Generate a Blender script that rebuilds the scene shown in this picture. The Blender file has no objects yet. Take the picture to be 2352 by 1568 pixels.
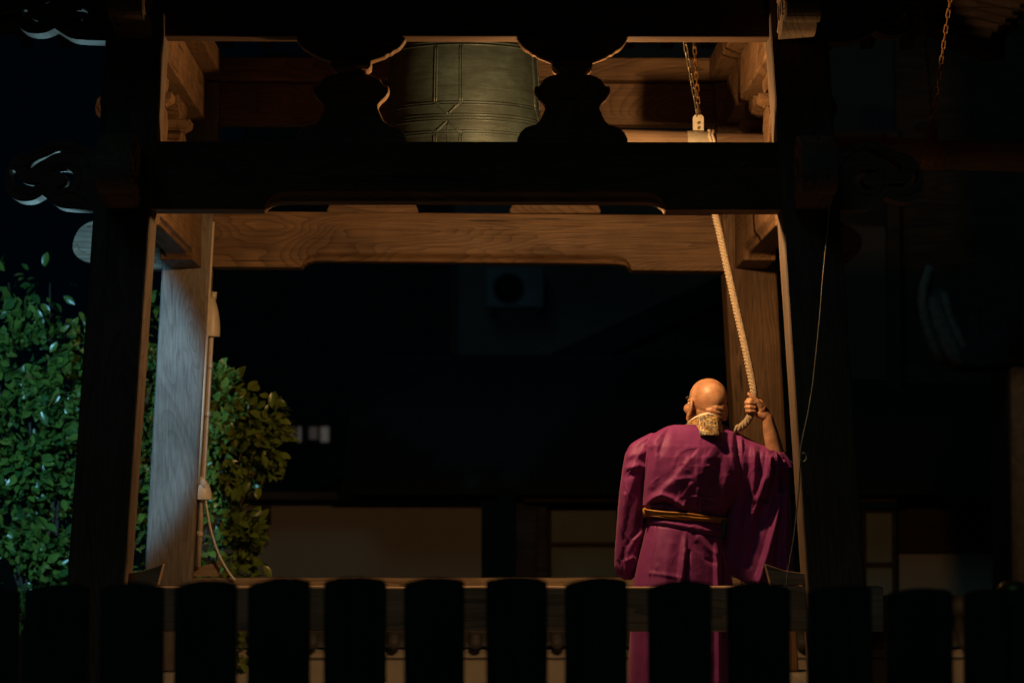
import bpy, bmesh, math, random
import numpy as np
from mathutils import Vector, Matrix, noise as mnoise

random.seed(7); np.random.seed(7)
scene = bpy.context.scene
COL = scene.collection
R = math.radians

# ------------------------------------------------------------------ camera
CAM = Vector((0.04, -13.8, 1.6))
PITCH, YAW, FPX = 3.60, 0.69, 7263.0          # FPX: focal length in pixels of a 2352 wide picture
cam_data = bpy.data.cameras.new('camera')
cam = bpy.data.objects.new('camera', cam_data); COL.objects.link(cam)
cam.location = CAM
cam.rotation_euler = (R(90 + PITCH), 0, R(-YAW))
cam_data.sensor_width = 36.0
cam_data.lens = FPX / 2352 * 36.0
cam_data.clip_start = 0.1; cam_data.clip_end = 2000
cam_data.dof.use_dof = True
cam_data.dof.focus_distance = 14.7
cam_data.dof.aperture_fstop = 2.9
scene.camera = cam
CROT = cam.rotation_euler.to_matrix()

def at(px, py, Y):
    """point of depth Y that the photograph (2352 px wide) shows at px, py"""
    d = CROT @ Vector(((px - 1176) / FPX, -(py - 784) / FPX, -1))
    return CAM + d * ((Y - CAM.y) / d.y)

def mpp(Y):            # metres per photograph pixel at depth Y
    return (Y - CAM.y) / FPX

# ------------------------------------------------------------------ world: a moonless night sky
world = bpy.data.worlds.new('World'); scene.world = world; world.use_nodes = True
wn, wl = world.node_tree.nodes, world.node_tree.links
wn.clear()
wo = wn.new('ShaderNodeOutputWorld'); bg = wn.new('ShaderNodeBackground')
bg.inputs[0].default_value = (0.0001, 0.0009, 0.0019, 1)
bg.inputs[1].default_value = 1.0
wl.new(bg.outputs[0], wo.inputs[0])

# faint teal fill sun added behind the viewer to lift the dark fronts
sun_d = bpy.data.lights.new('front_fill', 'SUN'); sun_d.energy = 0.055; sun_d.angle = R(20); sun_d.color = (0.35, 0.90, 1.0)
sun_o = bpy.data.objects.new('front_fill', sun_d); COL.objects.link(sun_o)
sun_o.rotation_euler = Vector((0.35, 1.0, -0.75)).to_track_quat('-Z', 'Y').to_euler()

scene.view_settings.view_transform = 'Standard'
scene.view_settings.look = 'None'
scene.view_settings.gamma = 1.0
scene.view_settings.exposure = 0.0
scene.cycles.max_bounces = 8; scene.cycles.diffuse_bounces = 5; scene.cycles.glossy_bounces = 3
scene.cycles.sample_clamp_indirect = 4.0
scene.cycles.use_denoising = True

# where the lamps of the place hang (fixtures are built further down, each with its own light)
LAMP_WARM = Vector((0.50, 0.36, 3.20))
LAMP_COOL_HIGH = Vector((-2.46, 0.50, 2.95))
LAMP_COOL_LOW = Vector((-1.95, 3.20, 1.50))
W_WARM, W_COOL_HIGH, W_COOL_LOW = 145.0, 350.0, 250.0

# ------------------------------------------------------------------ helpers
class MB:
    """collects shapes, links them as one mesh object"""
    def __init__(s): s.v = []; s.f = []; s.sm = []
    def add(s, vs, fs, smooth=False):
        o = len(s.v); s.v += [tuple(p) for p in vs]; s.f += [tuple(i + o for i in f) for f in fs]; s.sm += [smooth] * len(fs)
        return s
    def box(s, a, b, M=None):
        (x0, y0, z0), (x1, y1, z1) = a, b
        vs = [Vector(p) for p in ((x0,y0,z0),(x1,y0,z0),(x1,y1,z0),(x0,y1,z0),(x0,y0,z1),(x1,y0,z1),(x1,y1,z1),(x0,y1,z1))]
        if M is not None: vs = [M @ p for p in vs]
        return s.add(vs, [(0,3,2,1),(4,5,6,7),(0,1,5,4),(1,2,6,5),(2,3,7,6),(3,0,4,7)])
    def frustum(s, bot, top):
        """two quads joined"""
        return s.add(list(bot) + list(top), [(3,2,1,0),(4,5,6,7),(0,1,5,4),(1,2,6,5),(2,3,7,6),(3,0,4,7)])
    def prism(s, pts, t0, t1, M, smooth=False):
        """2D outline (u, v) extruded along w from t0 to t1, placed by M"""
        n = len(pts)
        vs = [M @ Vector((u, v, t0)) for u, v in pts] + [M @ Vector((u, v, t1)) for u, v in pts]
        o = len(s.v)
        s.add(vs, [tuple(range(n))[::-1], tuple(range(n, 2 * n))])
        s.f += [(o + i, o + (i + 1) % n, o + n + (i + 1) % n, o + n + i) for i in range(n)]; s.sm += [smooth] * n
        return s
    def tube(s, path, rad, n=8, cap=True, smooth=True, squash=None):
        path = [Vector(p) for p in path]
        m = len(path)
        rad = [rad] * m if not hasattr(rad, '__len__') else rad
        o = len(s.v); up = None
        for i, p in enumerate(path):
            t = (path[min(i + 1, m - 1)] - path[max(i - 1, 0)]).normalized()
            if up is None:
                up = Vector((0, 0, 1)) if abs(t.z) < 0.9 else Vector((0, 1, 0))
            a = t.cross(up).normalized(); b = a.cross(t).normalized(); up = b
            for k in range(n):
                th = 2 * math.pi * k / n
                s.v.append(tuple(p + (a * math.cos(th) + b * math.sin(th)) * rad[i]))
        for i in range(m - 1):
            for k in range(n):
                s.f.append((o + i*n + k, o + i*n + (k+1) % n, o + (i+1)*n + (k+1) % n, o + (i+1)*n + k)); s.sm.append(smooth)
        if cap:
            s.f.append(tuple(o + k for k in range(n))[::-1]); s.sm.append(False)
            s.f.append(tuple(o + (m-1)*n + k for k in range(n))); s.sm.append(False)
        return s
    def lathe(s, prof, c, n=48, smooth=True, M=None):
        o = len(s.v); c = Vector(c)
        for r, z in prof:
            for k in range(n):
                a = 2 * math.pi * k / n
                p = Vector((r * math.cos(a), r * math.sin(a), z))
                if M is not None: p = M @ p
                s.v.append(tuple(c + p))
        for i in range(len(prof) - 1):
            for k in range(n):
                s.f.append((o + i*n + k, o + i*n + (k+1) % n, o + (i+1)*n + (k+1) % n, o + (i+1)*n + k)); s.sm.append(smooth)
        s.f.append(tuple(o + k for k in range(n))[::-1]); s.sm.append(False)
        s.f.append(tuple(o + (len(prof)-1)*n + k for k in range(n))); s.sm.append(False)
        return s
    def grid(s, P, close_u=False, smooth=True):
        """P[i][j] grid of points"""
        P = np.asarray(P); nu, nv = P.shape[:2]; o = len(s.v)
        s.v += [tuple(map(float, p)) for p in P.reshape(-1, 3)]
        for i in range(nu if close_u else nu - 1):
            i2 = (i + 1) % nu
            for j in range(nv - 1):
                s.f.append((o + i*nv + j, o + i2*nv + j, o + i2*nv + j + 1, o + i*nv + j + 1)); s.sm.append(smooth)
        return s
    def mesh(s, name):
        me = bpy.data.meshes.new(name)
        me.from_pydata(s.v, [], s.f)
        me.polygons.foreach_set('use_smooth', s.sm)
        me.update()
        return me
    def build(s, name, mat, parent=None, bevel=0.0, seg=2):
        o = bpy.data.objects.new(name, s.mesh(name)); COL.objects.link(o)
        if mat: o.data.materials.append(mat)
        if parent: o.parent = parent
        if bevel:
            m = o.modifiers.new('bevel', 'BEVEL'); m.width = bevel; m.segments = seg; m.limit_method = 'ANGLE'; m.angle_limit = R(40)
        return o

def tag(o, label=None, cat=None, group=None, kind=None):
    for k, v in (('label', label), ('category', cat), ('group', group), ('kind', kind)):
        if v: o[k] = v
    return o
def empty(name, loc=(0, 0, 0)):
    o = bpy.data.objects.new(name, None); COL.objects.link(o); o.location = loc; o.empty_display_size = 0.1
    bpy.context.view_layer.update()
    return o
def thing(name, label, cat, group=None, loc=(0, 0, 0)):
    return tag(empty(name, loc), label, cat, group)
def keep(o, parent):
    """parent without moving (parents are unrotated empties)"""
    o.parent = parent
    o.location = Vector(o.location) - Vector(parent.location)
    return o
def copy_tree(o, parent=None):
    c = o.copy(); COL.objects.link(c); c.parent = parent
    for ch in list(o.children): copy_tree(ch, c)
    return c
def shared(name, me, parent, loc=(0,0,0), rot=(0,0,0), scale=(1,1,1)):
    o = bpy.data.objects.new(name, me); COL.objects.link(o); o.parent = parent
    o.location = loc; o.rotation_euler = rot; o.scale = scale
    return o

# ------------------------------------------------------------------ materials
def new_mat(name):
    m = bpy.data.materials.new(name); m.use_nodes = True
    nt = m.node_tree; nt.nodes.clear()
    out = nt.nodes.new('ShaderNodeOutputMaterial'); p = nt.nodes.new('ShaderNodeBsdfPrincipled')
    nt.links.new(p.outputs[0], out.inputs[0])
    return m, nt, p
def N(nt, typ, **kw):
    n = nt.nodes.new(typ)
    for k, v in kw.items():
        if hasattr(n, k): setattr(n, k, v)
        else: n.inputs[k.replace('_', ' ')].default_value = v
    return n
def ramp(nt, fac, stops):
    r = nt.nodes.new('ShaderNodeValToRGB'); el = r.color_ramp.elements
    while len(el) < len(stops): el.new(0.5)
    for e, (p, c) in zip(el, stops): e.position = p; e.color = (*c, 1) if len(c) == 3 else c
    nt.links.new(fac, r.inputs[0]); return r
def mixc(nt, fac, a, b, mode='MIX'):
    m = nt.nodes.new('ShaderNodeMix'); m.data_type = 'RGBA'; m.blend_type = mode
    for sock, val in ((m.inputs[0], fac), (m.inputs[6], a), (m.inputs[7], b)):
        if hasattr(val, 'links'): nt.links.new(val, sock)
        elif isinstance(val, (int, float)): sock.default_value = val
        else: sock.default_value = (*val, 1)
    return m.outputs[2]
def math_(nt, op, a, b=None):
    m = nt.nodes.new('ShaderNodeMath'); m.operation = op
    for i, v in enumerate((a, b)):
        if v is None: continue
        if hasattr(v, 'links'): nt.links.new(v, m.inputs[i])
        else: m.inputs[i].default_value = v
    return m.outputs[0]
def bump(nt, p, h, strength=0.3, dist=0.005):
    b = N(nt, 'ShaderNodeBump'); b.inputs['Strength'].default_value = strength; b.inputs['Distance'].default_value = dist
    nt.links.new(h, b.inputs['Height']); nt.links.new(b.outputs[0], p.inputs['Normal'])

def wood(name, axis, light, mid, dark, rings=40.0, rough=0.55, seed=0.0, fig=1.0, bumpy=0.25, lines=0.62, sharp=2.6):
    """zelkova-like timber: contour-line figure of a stretched noise, fine pores along the grain"""
    m, nt, p = new_mat(name); L = nt.links
    tc = N(nt, 'ShaderNodeTexCoord'); oi = N(nt, 'ShaderNodeObjectInfo')
    sc = {'x': (0.42, 2.6, 2.6), 'y': (2.6, 0.42, 2.6), 'z': (2.6, 2.6, 0.42)}[axis]
    fs = {'x': (3.0, 130, 130), 'y': (130, 3.0, 130), 'z': (130, 130, 3.0)}[axis]
    off = N(nt, 'ShaderNodeVectorMath', operation='ADD'); L.new(tc.outputs['Object'], off.inputs[0])
    rnd = math_(nt, 'MULTIPLY_ADD', oi.outputs['Random'], 37.0); rnd.node.inputs[2].default_value = seed
    cmb = N(nt, 'ShaderNodeCombineXYZ')
    for i in range(3): L.new(rnd, cmb.inputs[i])
    L.new(cmb.outputs[0], off.inputs[1])
    def scaled(v):
        mp = N(nt, 'ShaderNodeVectorMath', operation='MULTIPLY'); L.new(off.outputs[0], mp.inputs[0]); mp.inputs[1].default_value = v
        return mp.outputs[0]
    n1 = N(nt, 'ShaderNodeTexNoise'); L.new(scaled(tuple(c * fig for c in sc)), n1.inputs['Vector'])
    n1.inputs['Scale'].default_value = 1.0; n1.inputs['Detail'].default_value = 3.0; n1.inputs['Roughness'].default_value = 0.34; n1.inputs['Distortion'].default_value = 0.9
    saw = math_(nt, 'FRACT', math_(nt, 'MULTIPLY', n1.outputs[0], rings))
    tri = math_(nt, 'POWER', saw, sharp)
    n2 = N(nt, 'ShaderNodeTexNoise'); L.new(scaled(fs), n2.inputs['Vector']); n2.inputs['Scale'].default_value = 1.0; n2.inputs['Detail'].default_value = 3.0; n2.inputs['Roughness'].default_value = 0.6
    n3 = N(nt, 'ShaderNodeTexNoise'); L.new(scaled(tuple(c * 1.3 for c in sc)), n3.inputs['Vector']); n3.inputs['Detail'].default_value = 4.0
    n3.inputs['Scale'].default_value = 1.0
    base = mixc(nt, ramp(nt, n3.outputs[0], [(0.32, (0,0,0)), (0.68, (1,1,1))]).outputs[0], mid, light)
    c2 = mixc(nt, math_(nt, 'MULTIPLY', tri, lines), base, dark)
    fib = ramp(nt, n2.outputs[0], [(0.30, (0.55,0.55,0.55)), (0.62, (1.0,1.0,1.0))])
    c3 = mixc(nt, 0.75, c2, fib.outputs[0], 'MULTIPLY')
    n4 = N(nt, 'ShaderNodeTexNoise'); L.new(scaled(tuple(0.9 if q < 10 else 24.0 for q in fs)), n4.inputs['Vector']); n4.inputs['Scale'].default_value = 1.0; n4.inputs['Detail'].default_value = 3.0; n4.inputs['Distortion'].default_value = 0.25
    chk = ramp(nt, n4.outputs[0], [(0.300, (0.30, 0.30, 0.30)), (0.335, (1.0, 1.0, 1.0))])       # drying checks along the grain
    c3 = mixc(nt, 1.0, c3, chk.outputs[0], 'MULTIPLY')
    n5 = N(nt, 'ShaderNodeTexNoise'); L.new(off.outputs[0], n5.inputs['Vector']); n5.inputs['Scale'].default_value = 3.2; n5.inputs['Detail'].default_value = 5.0
    c3 = mixc(nt, 1.0, c3, ramp(nt, n5.outputs[0], [(0.32, (0.66, 0.64, 0.62)), (0.58, (1.08, 1.08, 1.08))]).outputs[0], 'MULTIPLY')   # stains
    L.new(c3, p.inputs['Base Color'])
    rr = ramp(nt, n2.outputs[0], [(0.3, (rough + .15,)*3), (0.7, (rough - .05,)*3)]); L.new(rr.outputs[0], p.inputs['Roughness'])
    p.inputs['Specular IOR Level'].default_value = 0.35
    h = math_(nt, 'ADD', math_(nt, 'MULTIPLY', tri, -0.5), math_(nt, 'MULTIPLY', n2.outputs[0], 0.8))
    bump(nt, p, h, bumpy, 0.004)
    return m

def simple(name, col, rough=0.6, metal=0.0, spec=0.5, var=0.25, scale=8.0, bumpiness=0.15, bdist=0.004, col2=None, detail=6.0):
    m, nt, p = new_mat(name); L = nt.links
    tc = N(nt, 'ShaderNodeTexCoord')
    n = N(nt, 'ShaderNodeTexNoise'); L.new(tc.outputs['Object'], n.inputs['Vector']); n.inputs['Scale'].default_value = scale; n.inputs['Detail'].default_value = detail
    n.inputs['Roughness'].default_value = 0.62
    c2 = col2 or tuple(c * (1 - var * 2) for c in col)
    r = ramp(nt, n.outputs[0], [(0.30, c2), (0.70, col)])
    L.new(r.outputs[0], p.inputs['Base Color'])
    p.inputs['Roughness'].default_value = rough; p.inputs['Metallic'].default_value = metal; p.inputs['Specular IOR Level'].default_value = spec
    n2 = N(nt, 'ShaderNodeTexNoise'); L.new(tc.outputs['Object'], n2.inputs['Vector']); n2.inputs['Scale'].default_value = scale * 6; n2.inputs['Detail'].default_value = 5
    bump(nt, p, n2.outputs[0], bumpiness, bdist)
    return m

WL, WM, WD = (0.25, 0.143, 0.070), (0.165, 0.090, 0.042), (0.055, 0.027, 0.012)
M = {}
for ax in 'xyz':
    M['wood_' + ax] = wood('zelkova_' + ax, ax, WL, WM, WD)
M['post_grey'] = wood('weathered_post', 'z', (0.23, 0.19, 0.16), (0.16, 0.13, 0.105), (0.06, 0.046, 0.036), rings=36, seed=3.1, rough=0.6, lines=0.36, fig=1.1, bumpy=0.4)
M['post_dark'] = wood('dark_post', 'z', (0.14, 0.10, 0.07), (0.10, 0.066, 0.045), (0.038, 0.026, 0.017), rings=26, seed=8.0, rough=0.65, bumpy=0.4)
M['rail'] = wood('rail_wood', 'x', (0.42, 0.30, 0.20), (0.32, 0.22, 0.14), (0.10, 0.066, 0.042), rings=10, seed=5.0, rough=0.7, bumpy=0.5)
M['fence'] = wood('fence_board', 'z', (0.050, 0.042, 0.036), (0.034, 0.028, 0.024), (0.014, 0.012, 0.010), rings=9, seed=2.0, rough=0.85)
M['dark_wood'] = wood('dark_old_wood', 'x', (0.10, 0.065, 0.045), (0.07, 0.045, 0.03), (0.025, 0.016, 0.011), rings=10, seed=6.0, rough=0.7)
M['log'] = wood('striker_wood', 'x', (0.30, 0.21, 0.14), (0.24, 0.16, 0.105), (0.14, 0.085, 0.05), rings=9, seed=1.5, rough=0.5)
M['front_wood'] = wood('dimmed_front_beam', 'x', (0.11, 0.060, 0.030), (0.075, 0.040, 0.019), (0.03, 0.015, 0.008), seed=2.2)  # zelkova colours darkened so the lamp-lit undersides of the front beams look dim
M['nose_wood'] = wood('weathered_nose', 'x', (0.21, 0.14, 0.09), (0.15, 0.10, 0.062), (0.06, 0.04, 0.025), rings=20, seed=4.0, rough=0.65)
M['dim_stone'] = simple('dark_stone', (0.10, 0.10, 0.09), 0.9, scale=10, bumpiness=0.35)  # darker grey than the shaft stone, for the lantern roof and curls
M['stone'] = simple('grey_stone', (0.28, 0.265, 0.24), 0.85, scale=14, bumpiness=0.35)
M['pale_stone'] = simple('pale_base_stone', (0.42, 0.38, 0.32), 0.85, scale=18, bumpiness=0.3)
M['ground'] = simple('gravel_ground', (0.16, 0.145, 0.125), 0.95, scale=30, bumpiness=0.6, bdist=0.01)
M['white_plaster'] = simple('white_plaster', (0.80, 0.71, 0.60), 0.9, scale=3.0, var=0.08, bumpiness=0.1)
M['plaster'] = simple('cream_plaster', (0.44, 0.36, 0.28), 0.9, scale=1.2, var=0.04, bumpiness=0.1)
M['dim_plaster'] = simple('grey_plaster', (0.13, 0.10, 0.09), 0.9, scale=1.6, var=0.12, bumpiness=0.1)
M['tile'] = simple('roof_tile', (0.17, 0.165, 0.16), 0.5, scale=12, var=0.2)
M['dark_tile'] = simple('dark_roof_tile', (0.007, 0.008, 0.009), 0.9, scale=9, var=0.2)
M['glass'] = simple('dim_window_glass', (0.06, 0.07, 0.06), 0.25, scale=2, var=0.15, bumpiness=0.02)
M['shoji'] = simple('shoji_paper', (0.33, 0.34, 0.26), 0.8, scale=3, var=0.08, bumpiness=0.05)
M['ac'] = simple('ac_casing', (0.12, 0.11, 0.105), 0.5, scale=4, var=0.08, bumpiness=0.05)
M['black'] = simple('black_iron', (0.02, 0.02, 0.022), 0.5, metal=0.3, scale=30)
M['rust'] = simple('rusty_chain', (0.44, 0.22, 0.07), 0.6, metal=0.3, scale=90, col2=(0.10, 0.045, 0.02), bumpiness=0.4, bdist=0.001)
M['steel'] = simple('dull_steel_chain', (0.30, 0.25, 0.17), 0.42, metal=0.8, scale=90, col2=(0.13, 0.10, 0.06), bumpiness=0.3, bdist=0.001)
M['plate'] = simple('galvanised_plate', (0.62, 0.56, 0.44), 0.45, metal=0.35, scale=40, var=0.12)
M['pvc'] = simple('cream_conduit', (0.62, 0.52, 0.40), 0.4, scale=12, var=0.1, bumpiness=0.05)
M['white_pvc'] = simple('white_cable_plastic', (0.78, 0.74, 0.66), 0.4, scale=12, var=0.06, bumpiness=0.03)
M['wire'] = simple('thin_wire', (0.20, 0.22, 0.17), 0.45, scale=30, var=0.2)
M['bark'] = simple('shrub_bark', (0.10, 0.075, 0.055), 0.9, scale=40, bumpiness=0.6)
M['lampbody'] = simple('lamp_housing', (0.06, 0.06, 0.06), 0.4, metal=0.5, scale=20)
M['brass'] = simple('dull_brass_cap', (0.33, 0.23, 0.07), 0.4, metal=0.8, scale=40)

def emit(name, col, s):
    m = bpy.data.materials.new(name); m.use_nodes = True; nt = m.node_tree; nt.nodes.clear()
    o = nt.nodes.new('ShaderNodeOutputMaterial'); e = nt.nodes.new('ShaderNodeEmission')
    e.inputs[0].default_value = (*col, 1); e.inputs[1].default_value = s; nt.links.new(e.outputs[0], o.inputs[0]); return m
M['lit_pane'] = emit('lit_window_pane', (0.60, 0.55, 0.48), 0.085)
M['lit_pane_dim'] = emit('dim_lit_window_pane', (0.50, 0.42, 0.36), 0.05)

def leaf_mat(name, c1, c2):
    m, nt, p = new_mat(name); L = nt.links
    oi = N(nt, 'ShaderNodeObjectInfo'); g = N(nt, 'ShaderNodeNewGeometry')
    f = math_(nt, 'FRACT', math_(nt, 'ADD', oi.outputs['Random'], g.outputs['Random Per Island']))
    r = ramp(nt, f, [(0.0, c1), (0.7, c2), (0.93, c2), (1.0, (0.20, 0.17, 0.045))])
    L.new(r.outputs[0], p.inputs['Base Color'])
    p.inputs['Roughness'].default_value = 0.28; p.inputs['Specular IOR Level'].default_value = 0.65
    p.inputs['Subsurface Weight'].default_value = 0.0
    return m
M['leaf_olive'] = leaf_mat('olive_camellia_leaf', (0.11, 0.19, 0.030), (0.19, 0.26, 0.045))
M['leaf'] = leaf_mat('camellia_leaf', (0.030, 0.10, 0.024), (0.13, 0.215, 0.034))

def bronze():
    m, nt, p = new_mat('bell_bronze'); L = nt.links
    tc = N(nt, 'ShaderNodeTexCoord')
    a = N(nt, 'ShaderNodeTexNoise'); L.new(tc.outputs['Object'], a.inputs['Vector']); a.inputs['Scale'].default_value = 5; a.inputs['Detail'].default_value = 8; a.inputs['Roughness'].default_value = 0.7
    mp = N(nt, 'ShaderNodeMapping'); mp.inputs['Scale'].default_value = (6, 6, 45); L.new(tc.outputs['Object'], mp.inputs[0])
    b = N(nt, 'ShaderNodeTexNoise'); L.new(mp.outputs[0], b.inputs['Vector']); b.inputs['Scale'].default_value = 1.0; b.inputs['Detail'].default_value = 5; b.inputs['Distortion'].default_value = 0.8
    c = ramp(nt, a.outputs[0], [(0.3, (0.019, 0.028, 0.025)), (0.55, (0.032, 0.048, 0.044)), (0.75, (0.054, 0.082, 0.078))])
    c2 = mixc(nt, ramp(nt, b.outputs[0], [(0.45, (0,0,0)), (0.75, (0.6,0.6,0.6))]).outputs[0], c.outputs[0], (0.009, 0.011, 0.007))
    L.new(c2, p.inputs['Base Color']); p.inputs['Metallic'].default_value = 0.25; p.inputs['Roughness'].default_value = 0.5
    h = math_(nt, 'ADD', a.outputs[0], b.outputs[0]); bump(nt, p, h, 0.3, 0.004)
    return m
M['bronze'] = bronze()

# ================================================================== the setting
def part(mb, name, mat, root, bevel=0.0, seg=2):
    o = mb.build(name, mat, None, bevel, seg)
    if root is not None:
        o.parent = root
        w = Vector((0, 0, 0)); r = root
        while r is not None: w += Vector(r.location); r = r.parent
        o.location = -w
    return o

g = MB()
g.add([(-400, -60, 0), (400, -60, 0), (400, 900, 0), (-400, 900, 0)], [(0, 1, 2, 3)])
tag(g.build('ground', M['ground']), kind='structure')

plat = thing('stone_platform', 'low grey stone platform carrying the bell tower', 'platform', loc=(0, 1.65, 0))
part(MB().box((-2.45, -0.95, 0.0), (2.45, 4.25, 0.50)), 'footing', M['stone'], plat, 0.01)
for i in range(7):                                      # coping slabs laid edge to edge
    x0 = -2.55 + i * 5.1 / 7
    part(MB().box((x0 + .004, -1.05, 0.502), (x0 + 5.1 / 7 - .004, 4.35, 0.63)), 'paving_slab', M['stone'], plat, 0.012)

# ================================================================== bell tower
tower = thing('bell_tower', 'wooden temple bell tower with four leaning posts and carved beam ends', 'bell tower', loc=(0, 1.65, 0.63))
LEAN = 0.055
def post_c(sx, sy, z):
    return Vector((sx * (1.50 + (3.04 - z) * LEAN) + (0.02 if sx > 0 else 0), 1.65 + sy * (1.52 + (3.04 - z) * LEAN), z))
HW = 0.1275
for sx in (-1, 1):
    for sy in (-1, 1):
        st = post_c(sx, sy, 0.63)
        mb = MB()
        b = [(st.x + a * .25, st.y + c * .25, 0.632) for a, c in ((-1,-1),(1,-1),(1,1),(-1,1))]
        t = [(st.x + a * .21, st.y + c * .21, 0.90) for a, c in ((-1,-1),(1,-1),(1,1),(-1,1))]
        mb.frustum(b, t); part(mb, 'base_stone', M['pale_stone'], tower, 0.02)
        lo, hi = post_c(sx, sy, 0.902), post_c(sx, sy, 4.05)
        mb = MB(); nseg = 10; rings = []; HWp = HW + (.012 if (sx > 0 and sy > 0) else 0)
        for k in range(nseg + 1):
            c = lo.lerp(hi, k / nseg)
            rings.append([(c.x + a * HWp, c.y + d * HWp, c.z) for a, d in ((-1,-1),(1,-1),(1,1),(-1,1))])
        mb.add([p for r in rings for p in r], [(3,2,1,0)] + [(k*4+i, k*4+(i+1)%4, (k+1)*4+(i+1)%4, (k+1)*4+i) for k in range(nseg) for i in range(4)]
               + [tuple(nseg*4 + i for i in range(4))])
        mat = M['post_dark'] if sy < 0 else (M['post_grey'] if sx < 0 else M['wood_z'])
        o = part(mb, 'post', mat, tower, 0.014, 3)

# ---- carved cloud-scroll beam ends (openwork)
def poly_holes(name, outer, holes, t):
    bm = bmesh.new()
    for loop in [outer] + holes:
        vs = [bm.verts.new((u, -t / 2, v)) for u, v in loop]
        for i in range(len(vs)): bm.edges.new((vs[i], vs[(i + 1) % len(vs)]))
    bmesh.ops.triangle_fill(bm, use_beauty=True, use_dissolve=False, edges=bm.edges[:])
    ex = bmesh.ops.extrude_face_region(bm, geom=bm.faces[:])
    bmesh.ops.translate(bm, verts=[v for v in ex['geom'] if isinstance(v, bmesh.types.BMVert)], vec=(0, t, 0))
    bmesh.ops.recalc_face_normals(bm, faces=bm.faces[:])
    me = bpy.data.meshes.new(name); bm.to_mesh(me); bm.free()
    return me
def smooth_loop(pts, it=2):
    for _ in range(it):
        q = []
        for i in range(len(pts)):
            a, b = pts[i], pts[(i + 1) % len(pts)]
            q += [(a[0]*.75 + b[0]*.25, a[1]*.75 + b[1]*.25), (a[0]*.25 + b[0]*.75, a[1]*.25 + b[1]*.75)]
        pts = q
    return pts
K = 0.0019
def uv(pts): return [((203 - x) * K, (489 - y) * K) for x, y in pts]
n_out = uv([(215,489),(203,489),(138,487),(118,482),(105,472),(89,459),(84,455),(79,459),(66,467),(43,471),(20,466),(3,450),(-3,432),(-2,412),(4,392),(12,375),(26,362),(40,354),(60,353),(79,344),(92,335),(115,328),(141,328),(177,340),(203,350),(215,352)])
n_holes = [uv([(7,390),(24,401),(25,415),(36,423),(59,427),(79,424),(80,431),(49,437),(30,436),(16,428),(8,413)]),
           uv([(98,402),(112,394),(131,392),(148,397),(157,407),(159,423),(146,435),(125,441),(114,438),(131,430),(139,417),(136,407),(121,399)]),
           uv([(45,394),(52,398),(69,384),(95,368),(108,360),(130,355),(121,346),(108,347),(89,359),(72,365),(52,378)])]
nose_me = poly_holes('carved_nose', smooth_loop(n_out, 1), [smooth_loop(h, 2) for h in n_holes], 0.15)
nose_me.materials.append(M['nose_wood'])
solid_me = poly_holes('carved_nose_solid', smooth_loop(n_out, 1), [], 0.15); solid_me.materials.append(M['nose_wood'])
def ribbon(pts, t, r):
    m = MB()
    for side in (-1, 1):
        m.tube([(u, side * (t / 2 + 0.001), v) for u, v in pts], r, n=6)
    return m
# raised scroll lines cut into both faces of a nose
scroll = MB()
for ln in ([(190,470),(165,452),(150,446),(120,452),(98,440),(88,420),(92,398),(110,384),(135,380),(160,386),(172,402),(172,428),(160,450)],
           [(80,440),(60,452),(35,452),(12,438),(2,412)], [(30,370),(50,366),(75,352),(100,343),(130,340),(160,350),(185,368),(195,395)]):
    q = uv(ln); q2 = []
    for i in range(len(q) - 1):
        for k in range(4): q2.append((q[i][0] + (q[i+1][0]-q[i][0]) * k/4, q[i][1] + (q[i+1][1]-q[i][1]) * k/4))
    b = ribbon(q2, 0.15, 0.006); scroll.add(b.v, b.f, True)
scroll_me = scroll.mesh('scroll_line'); scroll_me.materials.append(M['nose_wood'])

def nose(parent_beam, base, ang, sc=(1, 1, 1), me=None):
    w = Vector((0, 0, 0)); r = parent_beam
    while r is not None: w += Vector(r.location); r = r.parent
    o = shared('carved_nose', me or nose_me, parent_beam, Vector(base) - w, (0, 0, ang), sc)
    m = o.modifiers.new('bevel', 'BEVEL'); m.width = 0.006; m.segments = 2; m.limit_method = 'ANGLE'; m.angle_limit = R(50)
    shared('scroll_line', scroll_me, parent_beam, Vector(base) - w, (0, 0, ang), sc)
    return o

# ---- beams between the posts
REC, RISE = 0.885, 0.037
def beam_profile(L, h, recess=True, rise=RISE):
    b = [(-L, 0), (-REC, 0), (-REC + .012, .40 * rise), (-REC + .03, .72 * rise), (-REC + .06, .92 * rise), (-REC + .11, rise)] if recess else [(-L, 0)]
    pts = b + [(-u, v) for u, v in b[::-1]] + [(L, h), (-L, h)]
    return pts
def loft(mb, secs, Mx):
    """secs: (t, outline); same number of points each"""
    n = len(secs[0][1]); o = len(mb.v)
    for t, pts in secs: mb.v += [tuple(Mx @ Vector((u, v, t))) for u, v in pts]
    k = len(secs)
    mb.f += [tuple(o + i for i in range(n))[::-1], tuple(o + (k - 1) * n + i for i in range(n))]; mb.sm += [False] * 2
    for j in range(k - 1):
        for i in range(n):
            mb.f.append((o + j*n + i, o + j*n + (i+1) % n, o + (j+1)*n + (i+1) % n, o + (j+1)*n + i)); mb.sm.append(False)
    return mb
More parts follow.
